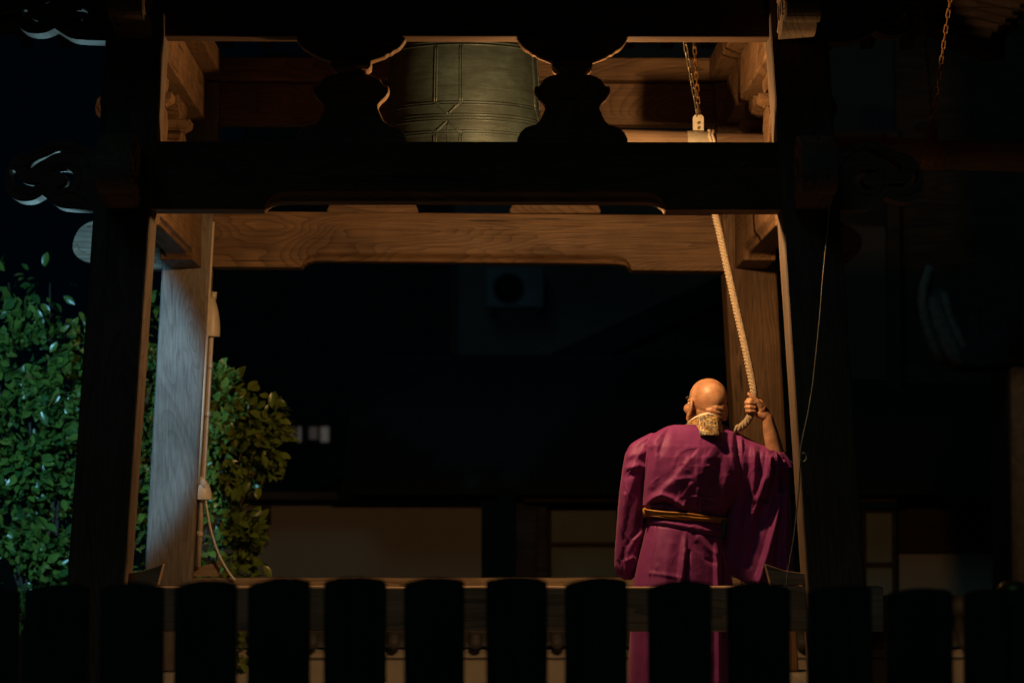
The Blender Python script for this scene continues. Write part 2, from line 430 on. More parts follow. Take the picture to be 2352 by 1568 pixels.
def beam(name, axis, center, L, h, t, recess=True, mat=None, bevel=0.008, tilt=0.0):
    if axis == 'x': Mx = Matrix.Translation(center) @ Matrix(((1,0,0,0),(0,0,1,0),(0,1,0,0),(0,0,0,1)))
    else: Mx = Matrix.Translation(center) @ Matrix(((0,0,1,0),(1,0,0,0),(0,1,0,0),(0,0,0,1)))
    if tilt: Mx = Matrix.Translation(center) @ Matrix.Rotation(tilt, 4, 'Y') @ Matrix.Translation(-Vector(center)) @ Mx
    mb = MB().prism(beam_profile(L, h, recess), -t / 2, t / 2, Mx) if not recess else loft(MB(), [(-t/2, beam_profile(L, h, True, .080)), (-t/2 + .022, beam_profile(L, h, True, .058)), (-t/2 + .030, beam_profile(L, h, True, RISE)), (t/2 - .030, beam_profile(L, h, True, RISE)), (t/2 - .022, beam_profile(L, h, True, .050)), (t/2, beam_profile(L, h, True, .055))], Mx)
    return part(mb, name, mat or M['wood_' + axis], tower, bevel, 3)
zl = 3.05
pc = 1.50 - HW + 0.03
for sy in (-1, 1):                                            # across the picture
    y = 1.65 + sy * 1.52
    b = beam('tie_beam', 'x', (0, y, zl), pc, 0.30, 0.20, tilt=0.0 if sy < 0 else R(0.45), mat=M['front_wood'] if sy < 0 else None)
    if sy < 0:                                                # shallow leaf scrolls cut into the front
        for mir in (1, -1):
            for ln in ([(415,370),(440,380),(455,400),(480,425),(520,440),(560,455)], [(455,352),(480,345),(510,360),(540,390),(570,385),(590,365),(575,350)]):
                q = [at(x_, y_, y - .1005) for x_, y_ in ln]
                part(MB().tube([Vector((mir * c_.x, c_.y, c_.z)) for c_ in q], .004, n=6), 'carved_scroll', M['wood_x'], b)
    for sx in (-1, 1):
        nose(b, (sx * (1.51 + HW - 0.005), y, zl), 0 if sx > 0 else math.pi, (1.0 if sy < 0 else 1.22, 1, 1), None if sy < 0 else solid_me)
for sx in (-1, 1):                                            # running back
    x = sx * 1.50 + (.02 if sx > 0 else 0)
    b = beam('side_tie_beam', 'y', (x, 1.65, zl), 1.52 - HW + 0.03, 0.30, 0.17)
    for sy in (-1, 1):
        nose(b, (x, 1.65 + sy * (1.52 + HW - 0.005), zl), -math.pi/2 if sy < 0 else math.pi/2)
zu = 3.825
xu, yu = 1.50 - .78 * LEAN, 1.52 - .78 * LEAN
for sy in (-1, 1):
    y = 1.65 + sy * yu
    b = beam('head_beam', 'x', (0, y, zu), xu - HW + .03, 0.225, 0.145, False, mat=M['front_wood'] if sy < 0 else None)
    for sx in (-1, 1): nose(b, (sx * (xu + HW - .005), y, zu - .02), 0 if sx > 0 else math.pi, (1.05, 1, 0.85))
for sx in (-1, 1):
    b = beam('side_head_beam', 'y', (sx * xu, 1.65, zu), yu - HW + .03, 0.225, 0.145, False)
    for sy in (-1, 1): nose(b, (sx * xu, 1.65 + sy * (yu + HW - .005), zu - .02), -math.pi/2 if sy < 0 else math.pi/2, (1.05, 1, 0.85))
# wide top plates on the head beams
for sy in (-1, 1):
    part(MB().box((-1.78, 1.65 + sy * yu - .16, 4.052), (1.78, 1.65 + sy * yu + .16, 4.175)), 'top_plate', M['wood_x'], tower, 0.008)
for sx in (-1, 1):
    part(MB().box((sx * xu - .16, 1.65 - yu + .163, 4.055), (sx * xu + .16, 1.65 + yu - .163, 4.172)), 'side_top_plate', M['wood_y'], tower, 0.008)

# ---- frog-leg struts between tie beam and head beam
def mirror(half): return [(-u, v) for u, v in half] + [(u, v) for u, v in half[::-1]]
ks = 0.001918
def zz(y): return (318 - y) * ks
leg_half = [(128,318),(127,306),(120,292),(108,281),(97,277),(85,274),(76,266),(69,252),(63,238),(63,230),(69,222),(80,212),(87,201),(88,192),(86,184),(78,186),(72,178),(67,170),(56,163),(40,158),(24,156)]
leg_prof = mirror([(u * ks, zz(y)) for u, y in leg_half])
arm_half = [(47,128),(58,124),(66,121),(78,117),(86,111),(92,110),(101,103),(108,100),(114,95),(121,86),(126,78),(126,72)]
arm_prof = mirror([(u * ks, zz(y)) for u, y in arm_half])
XZ = Matrix(((1,0,0,0),(0,0,1,0),(0,1,0,0),(0,0,0,1)))
leg_me = MB().prism(leg_prof, -.05, .05, XZ).mesh('frog_leg'); leg_me.materials.append(M['wood_x'])
arm_me = MB().prism(arm_prof, -.045, .045, XZ).mesh('bracket_arm'); arm_me.materials.append(M['wood_x'])
bk = MB()
rings = [(.056, 157), (.060, 153), (.078, 148), (.087, 142), (.089, 128.5)]
vv = []
for hw, y in rings: vv += [(a * hw, b * hw, zz(y)) for a, b in ((-1,-1),(1,-1),(1,1),(-1,1))]
bk.add(vv, [(3,2,1,0)] + [(k*4+i, k*4+(i+1)%4, (k+1)*4+(i+1)%4, (k+1)*4+i) for k in range(4) for i in range(4)] + [(16,17,18,19)])
blk_me = bk.mesh('bearing_block'); blk_me.materials.append(M['wood_x'])
def strut(pos, ang):
    w = Vector(tower.location)
    o = shared('frog_leg_strut', leg_me, tower, Vector(pos) - w, (0, 0, ang))
    m = o.modifiers.new('bevel', 'BEVEL'); m.width = 0.012; m.segments = 3; m.limit_method = 'ANGLE'; m.angle_limit = R(40)
    shared('bearing_block', blk_me, o)
    a = shared('bracket_arm', arm_me, o)
    m = a.modifiers.new('bevel', 'BEVEL'); m.width = 0.008; m.segments = 2; m.limit_method = 'ANGLE'; m.angle_limit = R(40)
for sy in (-1, 1):
    for u in (-0.505, 0.475):
        strut((u, 1.65 + sy * 1.50, zl + .302), 0)
for sx in (-1, 1):
    for u in (-0.49, 0.49):
        strut((sx * 1.48, 1.65 + u, zl + .302), math.pi / 2)

# ---- handrails through the posts, with wedges
for sy in (-1, 1):
    c = post_c(-1, sy, 1.30)
    half = abs(c.x) + HW + 0.10
    nb = 14; mb = MB()
    # slightly worn timber: the top edge wavers by some millimetres
    ring = []
    for k in range(nb * 3 + 1):
        x = -half + 2 * half * k / (nb * 3)
        d = mnoise.noise(Vector((x * 2.1, sy * 9.0, 0))) * 0.006
        ring.append([(x, c.y - .055, 1.205), (x, c.y + .055, 1.205), (x, c.y + .055, 1.402 + d), (x, c.y - .055, 1.400 + d * 0.7)])
    mb.add([p for r in ring for p in r], [(0,1,2,3)] + [(k*4+i, (k+1)*4+i, (k+1)*4+(i+1)%4, k*4+(i+1)%4) for k in range(nb*3) for i in range(4)]
           + [tuple(nb*12 + i for i in (3,2,1,0))])
    part(mb, 'handrail', M['rail'], tower, 0.008)
    for sx in (-1, 1):
        ix = abs(c.x) - HW
        o_ = [(ix + .02, 0), (ix - .135, 0), (ix - .158, .092), (ix - .12, .078), (ix - .07, .062), (ix + .02, .050)]
        if sx < 0: o_ = [(-u, v) for u, v in o_][::-1]
        mb = MB().prism(o_, -.04, .04, Matrix.Translation((0, c.y, 1.407)) @ XZ)
        part(mb, 'wedge', M['rail'], tower, 0.004)

# ---- roof: rafters, hips and boarding
def slope_bar(p, q, w, h):
    p, q = Vector(p), Vector(q); d = (q - p).normalized(); s = d.cross(Vector((0, 0, 1))).normalized(); n = s.cross(d)
    return MB().add([p + s*a*w/2 + n*b*h/2 for a, b in ((-1,-1),(1,-1),(1,1),(-1,1))] + [q + s*a*w/2 + n*b*h/2 for a, b in ((-1,-1),(1,-1),(1,1),(-1,1))],
                    [(3,2,1,0),(4,5,6,7),(0,1,5,4),(1,2,6,5),(2,3,7,6),(3,0,4,7)])
E, ZE, ZR = 3.02, 4.53, 5.25                                  # half eave span, eave height, height at the centre
for k in range(-12, 13):
    u = k * 0.235
    for sy in (-1, 1):
        i0 = min(abs(u) + 0.1, E - 0.2)
        f = lambda r: ZE + (ZR - ZE) * (1 - r / E)
        part(slope_bar((u, 1.65 + sy * i0, f(i0)), (u, 1.65 + sy * E, f(E)), .075, .09), 'rafter', M['dark_wood'], tower)
        part(slope_bar((sy * i0, 1.65 + u, f(i0)), (sy * E, 1.65 + u, f(E)), .075, .09), 'rafter', M['dark_wood'], tower)
for sx in (-1, 1):
    for sy in (-1, 1):
        part(slope_bar((sx * .2, 1.65 + sy * .2, ZR - .02), (sx * (E + .12), 1.65 + sy * (E + .12), ZE + .0), .15, .2), 'hip_rafter', M['dark_wood'], tower, .01)
mb = MB(); a = E + .12
z0, z1 = ZE + .05, ZR + .09
mb.add([(-a, 1.65-a, z0), (a, 1.65-a, z0), (a, 1.65+a, z0), (-a, 1.65+a, z0), (0, 1.65, z1)], [(1,0,4),(2,1,4),(3,2,4),(0,3,4)])
part(mb, 'roof_boarding', M['dark_wood'], tower)
mb = MB(); a = E + .22
mb.add([(-a,1.65-a,z0+.03),(a,1.65-a,z0+.03),(a,1.65+a,z0+.03),(-a,1.65+a,z0+.03),(-a,1.65-a,z0+.2),(a,1.65-a,z0+.2),(a,1.65+a,z0+.2),(-a,1.65+a,z0+.2),(0,1.65,z1+1.0),(0,1.65,z1+.05)],
       [(0,1,5,4),(1,2,6,5),(2,3,7,6),(3,0,4,7),(4,5,8),(5,6,8),(6,7,8),(7,4,8),(1,0,9),(2,1,9),(3,2,9),(0,3,9)])
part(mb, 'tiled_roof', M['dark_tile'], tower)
# inner cross beam that carries the bell, resting on the side plates
part(MB().box((-1.55, 1.53, 4.18), (1.55, 1.77, 4.44)), 'bell_beam', M['wood_x'], tower, .01)

# ================================================================== bell
bell = thing('temple_bell', 'large greenish bronze temple bell hanging inside the tower', 'bell', loc=(0.0, 1.65, 3.2))
BC = Vector((-0.012, 1.65, 0))
prof = [(.0,3.42),(.34,3.42),(.345,3.335),(.385,3.33),(.392,3.345),(.392,3.37),(.384,3.38),(.380,3.39),(.378,3.40),(.376,3.55),(.373,3.70),(.367,3.85),(.358,3.98),(.345,4.06),(.318,4.115),(.26,4.15),(.15,4.168),(.0,4.17)]
part(MB().lathe(prof, BC, 96), 'bell_body', M['bronze'], bell)
def br(z):
    for (r0, z0_), (r1, z1_) in zip(prof[8:-1], prof[9:]):
        if z0_ <= z <= z1_: return r0 + (r1 - r0) * (z - z0_) / (z1_ - z0_)
    return .38
def onbell(a, z, d=0.001):
    r = br(z) + d
    return BC + Vector((r * math.sin(a), -r * math.cos(a), z))
def ring_line(z, r=.0045):
    return MB().tube([onbell(a * 2 * math.pi / 96, z) for a in range(97)], r, n=6, cap=False)
for z in (3.700, 3.688, 3.640, 3.626, 3.612, 3.548, 3.560, 3.98, 3.995, 3.405, 3.42):
    part(ring_line(z), 'band_line', M['bronze'], bell)
for q in range(4):
    a0 = R(-11.5) + q * math.pi / 2
    dw = 0.069 / .375
    for s in (-1, 1):
        for off in (0, 0.011):
            w = dw - off / .375
            m_ = MB().tube([onbell(a0 + s * w, 3.70 + (3.98 - 3.70) * k / 12) for k in range(13)], .0045, n=6)
            m_.tube([onbell(a0 + s * w * (1 - k / 8), 3.70 - .058 * k / 8) for k in range(9)], .0045, n=6)
            m_.tube([onbell(a0 + s * w * k / 8, 3.612 - .06 * k / 8) for k in range(9)], .0045, n=6)
            m_.tube([onbell(a0 + s * w, 3.552 - .14 * k / 6) for k in range(7)], .0045, n=6)
            part(m_, 'sash_line', M['bronze'], bell)
    part(MB().tube([onbell(a0, 3.605 - .19 * k / 8) for k in range(9)], .003, n=6), 'sash_line', M['bronze'], bell)
part(MB().tube([(BC.x + .1 * math.cos(t), 1.65, 4.16 + .11 * math.sin(t)) for t in np.linspace(0, math.pi, 14)], .032, n=10), 'crown_loop', M['bronze'], bell)
# round lotus seat where the striker lands
m_ = MB(); c = BC + Vector((.378, 0, 3.53))
m_.lathe([(.075, 0), (.075, .012), (.06, .02), (.03, .014), (.0, .016)], c, 24, M=Matrix.Rotation(R(90), 4, 'Y'))
part(m_, 'striking_seat', M['bronze'], bell)

# ================================================================== striker log and its chains
SY = 1.65
stk = thing('bell_striker', 'horizontal striker log hung on chains beside the bell', 'striker', loc=tuple(at(1600, 332, SY)))
A, B = at(1400, 329.4, SY), at(2500, 367, SY)
def logp(px): return A.lerp(B, (px - 1400) / 1100)
part(MB().tube([A.lerp(B, k / 30) for k in range(31)], [.068] + [.073] * 29 + [.066], n=28), 'striker_pole', M['log'], stk, .006)
for px, w in ((1604, .115), (2141, .115)):
    c = logp(px); d = (B - A).normalized()
    part(MB().tube([c - d * w / 2, c + d * w / 2], .0765, n=28, smooth=True), 'iron_band', M['plate'] if px < 1700 else M['rust'], stk, .002)
    top = c + Vector((0, 0, .076))
    pl = [(-.027, -.01), (.027, -.01), (.027, .068), (.018, .08), (-.018, .08), (-.027, .068)]
    part(MB().prism(pl, -.007, .007, Matrix.Translation(top) @ XZ), 'hanger_plate', M['plate'] if px < 1700 else M['rust'], stk, .002)
    for dz in (.013, .038):
        part(MB().tube([top + Vector((0, -.006, dz)), top + Vector((0, -.016, dz))], .0075, n=6, smooth=False), 'bolt', M['steel'], stk)
for k in range(2):                                            # rope lashing next to the band
    c = logp(1629 + k * 7); d = (B - A).normalized()
    part(MB().tube([c + (Vector((0, math.cos(t), math.sin(t)))) * .079 + d * .004 * math.sin(t * 7) for t in np.linspace(0, 2 * math.pi, 50)], .008, n=6, cap=False), 'lashing', M['pvc'], stk)
# one chain link, copied
lk = MB(); pts = []
LL, LW = .0150, .0085
for t in np.linspace(0, 2 * math.pi, 17)[:-1]:
    pts.append((LW * math.cos(t), 0, (LL if math.sin(t) >= 0 else -LL) + LW * math.sin(t)))
pts = pts + [pts[0]]
lk.tube(pts, .0036, n=6, cap=False)
link_rust = lk.mesh('chain_link'); link_rust.materials.append(M['rust'])
link_steel = link_rust.copy(); link_steel.materials.clear(); link_steel.materials.append(M['steel'])
def chain(p, q, me, sag=0.0):
    p, q = Vector(p), Vector(q); Ln = (q - p).length; pitch = .0395; n = int(Ln / pitch)
    w = Vector(stk.location)
    rot = (q - p).to_track_quat('Z', 'Y')
    for i in range(n):
        f = (i + .5) / n
        c = p.lerp(q, f) + Vector((0, 0, -sag * 4 * f * (1 - f)))
        rq = rot.to_matrix() @ Matrix.Rotation(math.pi / 2 * (i % 2) + 0.5 + random.uniform(-.25, .25), 3, 'Z')
        e = rq.to_euler()
        shared('chain_link', me, stk, c - w, e, (1, 1, 1.06))
hang = logp(1604) + Vector((0, 0, .148))
chain(at(1549, -30, SY - .45), hang, link_steel)
chain(at(1586, -30, SY + .45), hang + Vector((.004, 0, 0)), link_rust)
hang2 = logp(2141) + Vector((0, 0, .148))
chain(at(2190, -50, SY - .45), hang2, link_rust)
chain(at(2112, -30, SY + .45), hang2 + Vector((.004, 0, 0)), link_rust)

# ================================================================== lamps of the tower
def floodlight(name, label, pos, aim, energy, col, size, spread=None, blend=.4, kind='SPOT', out=.02):
    pos, aim = Vector(pos), Vector(aim)
    t = thing(name, label, 'floodlight', loc=tuple(pos))
    q = (aim - pos).to_track_quat('-Z', 'Y').to_matrix().to_4x4()
    Mx = q
    hood = MB()
    w, h, d = .075, .055, .05
    hood.box((-w, -h, .02), (w, h, d), Mx)
    for a, b in (((-w-.004, -h-.004, -.012), (-w, h+.004, .05)), ((w, -h-.004, -.012), (w+.004, h+.004, .05)), ((-w, -h-.004, -.012), (w, -h, .05)), ((-w, h, -.012), (w, h+.004, .05))):
        hood.box(a, b, Mx)
    hood.build('housing', M['lampbody'], t)
    MB().box((-w+.004, -h+.004, .012), (w-.004, h-.004, .0165), Mx).build('glass', emit(name + '_glass', col, 3.0), t)
    MB().tube([Mx @ Vector((0, 0, .05)), Mx @ Vector((0, 0, .12))], .012, n=8).build('bracket', M['lampbody'], t)
    ld = bpy.data.lights.new(name + '_light', kind); ld.energy = energy; ld.color = col; ld.shadow_soft_size = size
    if kind == 'SPOT': ld.spot_size = spread or R(175); ld.spot_blend = blend
    lo = bpy.data.objects.new(name + '_light', ld); COL.objects.link(lo); lo.parent = t
    lo.location = Mx @ Vector((0, 0, -out)); lo.rotation_euler = Mx.to_euler()
    return t
floodlight('floodlight', 'warm floodlight fixed behind the front tie beam', LAMP_WARM, LAMP_WARM + Vector((0.10, 1.0, -0.35)), W_WARM, (1.0, 0.56, 0.23), .04, kind='POINT', out=.06)
floodlight('floodlight', 'cool white floodlight hung at the left side of the tower', LAMP_COOL_HIGH, (-2.46, 3.04, 2.45), W_COOL_HIGH, (0.27, 0.68, 1.0), .05, R(46.5), .16)
floodlight('floodlight', 'low cool white floodlight among the shrubs behind the left front post', LAMP_COOL_LOW, (-2.15, 0.13, 3.52), W_COOL_LOW, (0.42, 0.85, 1.0), .03, R(21), .35, out=.02)
part(MB().tube([LAMP_COOL_LOW + Vector((0, -.06, -.06)), (LAMP_COOL_LOW.x, LAMP_COOL_LOW.y - .06, .63)], .014, n=8), 'stake', M['lampbody'], [o for o in bpy.data.objects if o.name.startswith('floodlight') and o.type == 'EMPTY'][-1])

# ================================================================== wiring on the left rear post
fp = lambda z: post_c(-1, 1, z)
def on_post(z, dx, dy): c = fp(z); return Vector((c.x + HW + dx, c.y - HW + dy, z))
cond = thing('conduit', 'cream electrical conduit with covered boxes on the left rear post', 'conduit', loc=tuple(on_post(2.2, .03, .06)))
part(MB().tube([on_post(z, .022, .07) for z in (1.46, 1.9, 2.25, 2.6, 2.93)], .015, n=12), 'pipe', M['pvc'], cond)
part(MB().tube([on_post(z, .004, .02) for z in (1.90, 2.3, 2.7, 3.0, 3.3)], .008, n=10), 'thin_pipe', M['pvc'], cond)
for z in (1.62, 2.26, 2.52):
    part(MB().tube([on_post(z, .022, .07), on_post(z + .03, .022, .07)], .0185, n=12), 'coupling', M['pvc'], cond)
def shell(z0, z1, w, d, taper, name, mat):
    """weather cover: flat back, rounded bulging front, narrower top"""
    mb = MB(); P = []
    for k in range(13):
        f = k / 12; z = z0 + (z1 - z0) * f
        s = (1 - f ** 2.2 * taper)
        row = []
        for j in range(13):
            a = math.pi * j / 12
            row.append(on_post(z, .004 + w * s * math.sin(a) ** .7, .065 - d * s * math.cos(a)))
        P.append(row)
    mb.grid(P)
    mb.add([P[0][j] for j in range(13)], [tuple(range(13))]); mb.add([P[-1][j] for j in range(13)], [tuple(range(13))[::-1]])
    return part(mb, name, mat, cond)
shell(2.69, 2.90, .066, .055, .62, 'entry_cap', M['pvc'])
part(MB().tube([on_post(2.89, .022, .06), on_post(2.93, .024, .06)], .018, n=10), 'cap_neck', M['pvc'], cond)
shell(1.82, 1.94, .072, .055, .72, 'outlet_cover', M['white_pvc'])
cab = thing('power_cable', 'white power cable drooping from the outlet to the rear handrail', 'cable', loc=tuple(on_post(1.8, .03, .05)))
Y0 = on_post(1.8, 0, .05).y
pp = [(468, 1118), (471, 1140), (477, 1180), (484, 1215), (494, 1250), (506, 1280), (520, 1305), (533, 1324), (540, 1331)]
cp = [at(x, y, Y0 - .02 + .05 * i / 8) for i, (x, y) in enumerate(pp)]
def catmull(pts, n=6):
    pts = [Vector(p) for p in pts]; out = []
    P = [pts[0] * 2 - pts[1]] + pts + [pts[-1] * 2 - pts[-2]]
    for i in range(1, len(P) - 2):
        for k in range(n):
            t = k / n
            out.append(.5 * ((2 * P[i]) + (-P[i-1] + P[i+1]) * t + (2*P[i-1] - 5*P[i] + 4*P[i+1] - P[i+2]) * t*t + (-P[i-1] + 3*P[i] - 3*P[i+1] + P[i+2]) * t**3))
    return out + [pts[-1]]
part(MB().tube(catmull(cp), .0065, n=8), 'cord', M['white_pvc'], cab)
part(MB().tube([cp[0] + Vector((-.004, 0, .028)), cp[0] + Vector((0, 0, .01)), cp[0] + Vector((.002, 0, -.02))], [.020, .017, .009], n=10), 'plug', M['white_pvc'], cab)

# thin loose wire on the right front post
wr = thing('loose_wire', 'thin loose wire with a curl hanging along the right front post', 'wire', loc=tuple(at(1850, 900, -.2)))
wp = [(1906, 462), (1900, 540), (1890, 640), (1884, 720), (1874, 820), (1866, 890), (1856, 950), (1845, 1000), (1839, 1035), (1839, 1052), (1845, 1060), (1852, 1054), (1852, 1044), (1846, 1040), (1840, 1047), (1837, 1075), (1834, 1130), (1824, 1230), (1812, 1300), (1806, 1345), (1800, 1420)]
part(MB().tube(catmull([at(x, y, -.30) for x, y in wp], 5), .0030, n=6), 'strand', M['wire'], wr)

# ================================================================== foreground fence
YF = -4.8; kf = mpp(YF)
fence = thing('board_fence', 'dark fence of wide round-topped boards in the foreground', 'fence', loc=(0.0, YF, 0))
def hash_(v): return (math.sin(v * 12.9898) * 43758.5453) % 1.0
boards = [(-112,46,1346),(57,208,1339),(232,377,1337),(403,545,1332),(571,713,1326),(745,888,1324),(928,1067,1325),(1116,1257,1323),(1297,1440,1325),
          (1488,1633,1332),(1670,1814,1336),(1855,2000,1343),(2035,2185,1349),(2213,2310,1352),(2372,2520,1354)]
for x0, x1, ty in boards:
    a, b = at(x0, ty, YF), at(x1, ty, YF)
    w = (b.x - a.x) / 2; c = (a.x + b.x) / 2; zt = a.z
    top = []
    for k in range(15):
        s = -1 + 2 * k / 14
        top.append((w * s + random.uniform(-.0008, .0008), -(.011 + .005 * hash_(x0)) * abs(s - .35 * (hash_(x1) - .3)) ** 1.9 - (.003 * max(0, abs(s) - .9) / .1) + random.uniform(-.0012, .0012)))
    o_ = [(w, -zt + .03)] + [(u, v) for u, v in top[::-1]] + [(-w, -zt + .03)]
    mb = MB().prism([(u + .0, v) for u, v in o_][::-1], -.02, .02, Matrix.Translation((c, YF + random.uniform(-.006, .006), zt)) @ Matrix.Rotation(random.uniform(-.004, .004), 4, 'Y') @ XZ)
    part(mb, 'board', M['fence'], fence, .002)
for z in (.30, .98):
    part(MB().box((-3.2, YF + .022, z), (3.2, YF + .08, z + .10)), 'fence_rail', M['fence'], fence, .006)
p = at(2322, 1342, YF)
part(MB().tube([(p.x + .02, YF + .07, .02), (p.x + .02, YF + .07, p.z - .006)], .045, n=20), 'fence_post', M['fence'], fence, .008)
part(MB().lathe([(.046, -.01), (.047, .0), (.040, .012), (.022, .020), (.0, .022)], (p.x + .02, YF + .07, p.z - .012), 20), 'post_cap', M['brass'], fence)

# ================================================================== camellia shrubs
def leaf_mesh(name, L=.076, W=.040):
    vs = [(0, 0, 0)]; n = 5
    prof = [0, .72, 1.0, .78, .0]
    lv, mv, rv = [], [], []
    for i in range(n):
        f = i / (n - 1); x = L * f; w = W / 2 * prof[i]; z = -.014 * f * f
        lv.append((x, w, z + .35 * w)); mv.append((x, 0, z)); rv.append((x, -w, z + .35 * w))
    V = mv + lv[1:-1] + rv[1:-1]; l0, r0 = n, n + n - 2
    F = []
    l = [0] + [l0 + i for i in range(n - 2)] + [n - 1]; r = [0] + [r0 + i for i in range(n - 2)] + [n - 1]
    for i in range(n - 1):
        for side, fl in ((l, False), (r, True)):
            q = [i, i + 1, side[i + 1], side[i]]
            q2 = []
            for a in q:
                if a not in q2: q2.append(a)
            F.append(tuple(q2[::-1] if fl else q2))
    return V, F
LV, LF = leaf_mesh('leaf')
leaf_me = bpy.data.meshes.new('leaf'); leaf_me.from_pydata(LV, [], LF); leaf_me.polygons.foreach_set('use_smooth', [True] * len(LF)); leaf_me.update(); leaf_me.materials.append(M['leaf'])
LVn = np.array(LV)
def shrub(name, label, lobes, foot, n_leaves, n_parts, seed, Yc, lm=None):
    lm = lm or M['leaf']; lme = leaf_me.copy(); lme.materials.clear(); lme.materials.append(lm)
    rng = np.random.RandomState(seed)
    t = thing(name, label, 'shrub', 'camellia shrubs behind the tower', loc=tuple(foot))
    foot = Vector(foot)
    tr = MB()
    trunk = catmull([foot, foot + Vector((.05, 0, .5)), foot + Vector((-.03, .03, 1.1)), foot + Vector((.02, 0, 1.6))])
    tr.tube(trunk, list(np.linspace(.055, .025, len(trunk))), n=10)
    for (px, py, Y, rp, dens) in lobes:
        c = at(px, py, Y); s = trunk[int(len(trunk) * .55)]
        mid = (Vector(s) + c) / 2 + Vector((0, 0, -.08))
        path = catmull([s, mid, c])
        tr.tube(path, list(np.linspace(.02, .006, len(path))), n=6)
    part(tr, 'trunk', M['bark'], t)
    wts = np.array([l[3] ** 2 * l[4] for l in lobes]); wts = wts / wts.sum()
    recs = []
    for i in range(n_leaves):
        k = rng.choice(len(lobes), p=wts); px, py, Y, rp, dens = lobes[k]
        c = np.array(at(px, py, Y)); rad = rp * mpp(Y)
        d = rng.normal(size=3); d[1] -= .35; d /= np.linalg.norm(d)
        # lumpy outline
        lump = 1 + .28 * mnoise.noise(Vector(d * 2.3 + c * 3.0)) + .22 * mnoise.noise(Vector(d * 6 + c))
        rr = rad * lump * (1 - .55 * rng.rand() ** 2.2)
        pos = c + d * rr * np.array([1, .8, 1])
        # sprays with dark hollows between them
        if mnoise.noise(Vector(pos * 3.6)) + .55 * mnoise.noise(Vector(pos * 8.0)) < .03 and rng.rand() < .93 and dens < 2: continue
        out = d + rng.normal(size=3) * .55 + np.array([0, -.25, .10]); out /= np.linalg.norm(out)
        nrm = np.array([0, -.45, .75]) + rng.normal(size=3) * .65 + d * .4; nrm -= out * nrm.dot(out); nrm /= np.linalg.norm(nrm)
        side = np.cross(nrm, out)
        s = rng.uniform(.5, 1.25)
        recs.append((pos, np.stack([out, side, nrm], 1) * s))
    recs.sort(key=lambda r: r[0][1])
    near = recs[:int(len(recs) * .45)]; rng.shuffle(near); parts_ = near[:n_parts]
    ids = set(id(r[0]) for r in parts_)
    rest = [r for r in recs if id(r[0]) not in ids]
    V = np.concatenate([LVn @ m.T + p for p, m in rest]) ; nl = len(LV)
    F = [tuple(a + nl * i for a in f) for i in range(len(rest)) for f in LF]
    me = bpy.data.meshes.new('foliage'); me.from_pydata(V.tolist(), [], F); me.polygons.foreach_set('use_smooth', [True] * len(F)); me.update(); me.materials.append(lm)
    o = bpy.data.objects.new('foliage', me); COL.objects.link(o); o.parent = t; o.location = -foot; o['kind'] = 'stuff'
    for p, m in parts_:
        Mx = Matrix([list(m[i]) + [p[i] - foot[i]] for i in range(3)] + [[0, 0, 0, 1]])
        lo = bpy.data.objects.new('leaf', lme); COL.objects.link(lo); lo.parent = t; lo.matrix_local = Mx
    return t
YA, YB = 4.7, 4.5
shrub('camellia_shrub', 'tall glossy green camellia shrub beyond the left posts, lit bluish', [
    (20,650,YA+.5,60,.16),(115,650,YA+.6,60,.14),(150,740,YA+.5,70,.20),(-20,770,YA,70,.5),
    (60,840,YA,115,1),(150,900,YA,90,1),(30,1000,YA-.1,125,1.1),(125,1080,YA,100,1),(15,1190,YA-.1,125,1.1),(130,1250,YA,105,1.1),(60,1330,YA-.1,100,1),
    (250,820,YA+.3,110,.6),(255,1000,YA+.1,125,.9),(260,1200,YA+.1,125,.9),(330,760,YA+.5,90,.4),(350,880,YA-.05,85,1.6),(360,1020,YA-.05,95,1.8),(365,1160,YA-.05,95,1.8),(365,1290,YA-.05,95,1.8),(340,1430,YA,100,1.0),(410,1380,YA,90,1.6),(300,930,YA+.55,110,2.0),(400,930,YA+.55,110,2.0),(400,1060,YA+.55,110,2.0),(-90,900,YA+.2,110,.6),(-90,1150,YA,120,.7)],  # densest lobes added behind to block the cool lamp's spill on the house
    (-2.45, YA + .1, 0), 23000, 290, 11, YA)
shrub('camellia_shrub', 'rounded olive green camellia shrub right of the left rear post', [
    (500,930,YB,88,1),(575,975,YB-.05,72,1),(520,1045,YB-.1,90,1),(600,1020,YB,52,.9),(585,1080,YB,48,.8),(470,1000,YB+.1,80,.8),
    (500,1240,YB,82,1),(555,1255,YB-.05,58,1),(470,1170,YB+.05,60,.6),(470,1310,YB,70,.8),(535,1340,YB,60,.8),(560,1490,YB,45,.8),(420,1120,YB+.2,90,.6),(480,960,YB+.45,85,2.0),(520,1040,YB+.45,85,2.0)],  # last dense lobes added as unseen blockers of the cool lamp's spill
    (-1.75, YB + .1, 0), 13500, 290, 12, YB, M['leaf_olive'])

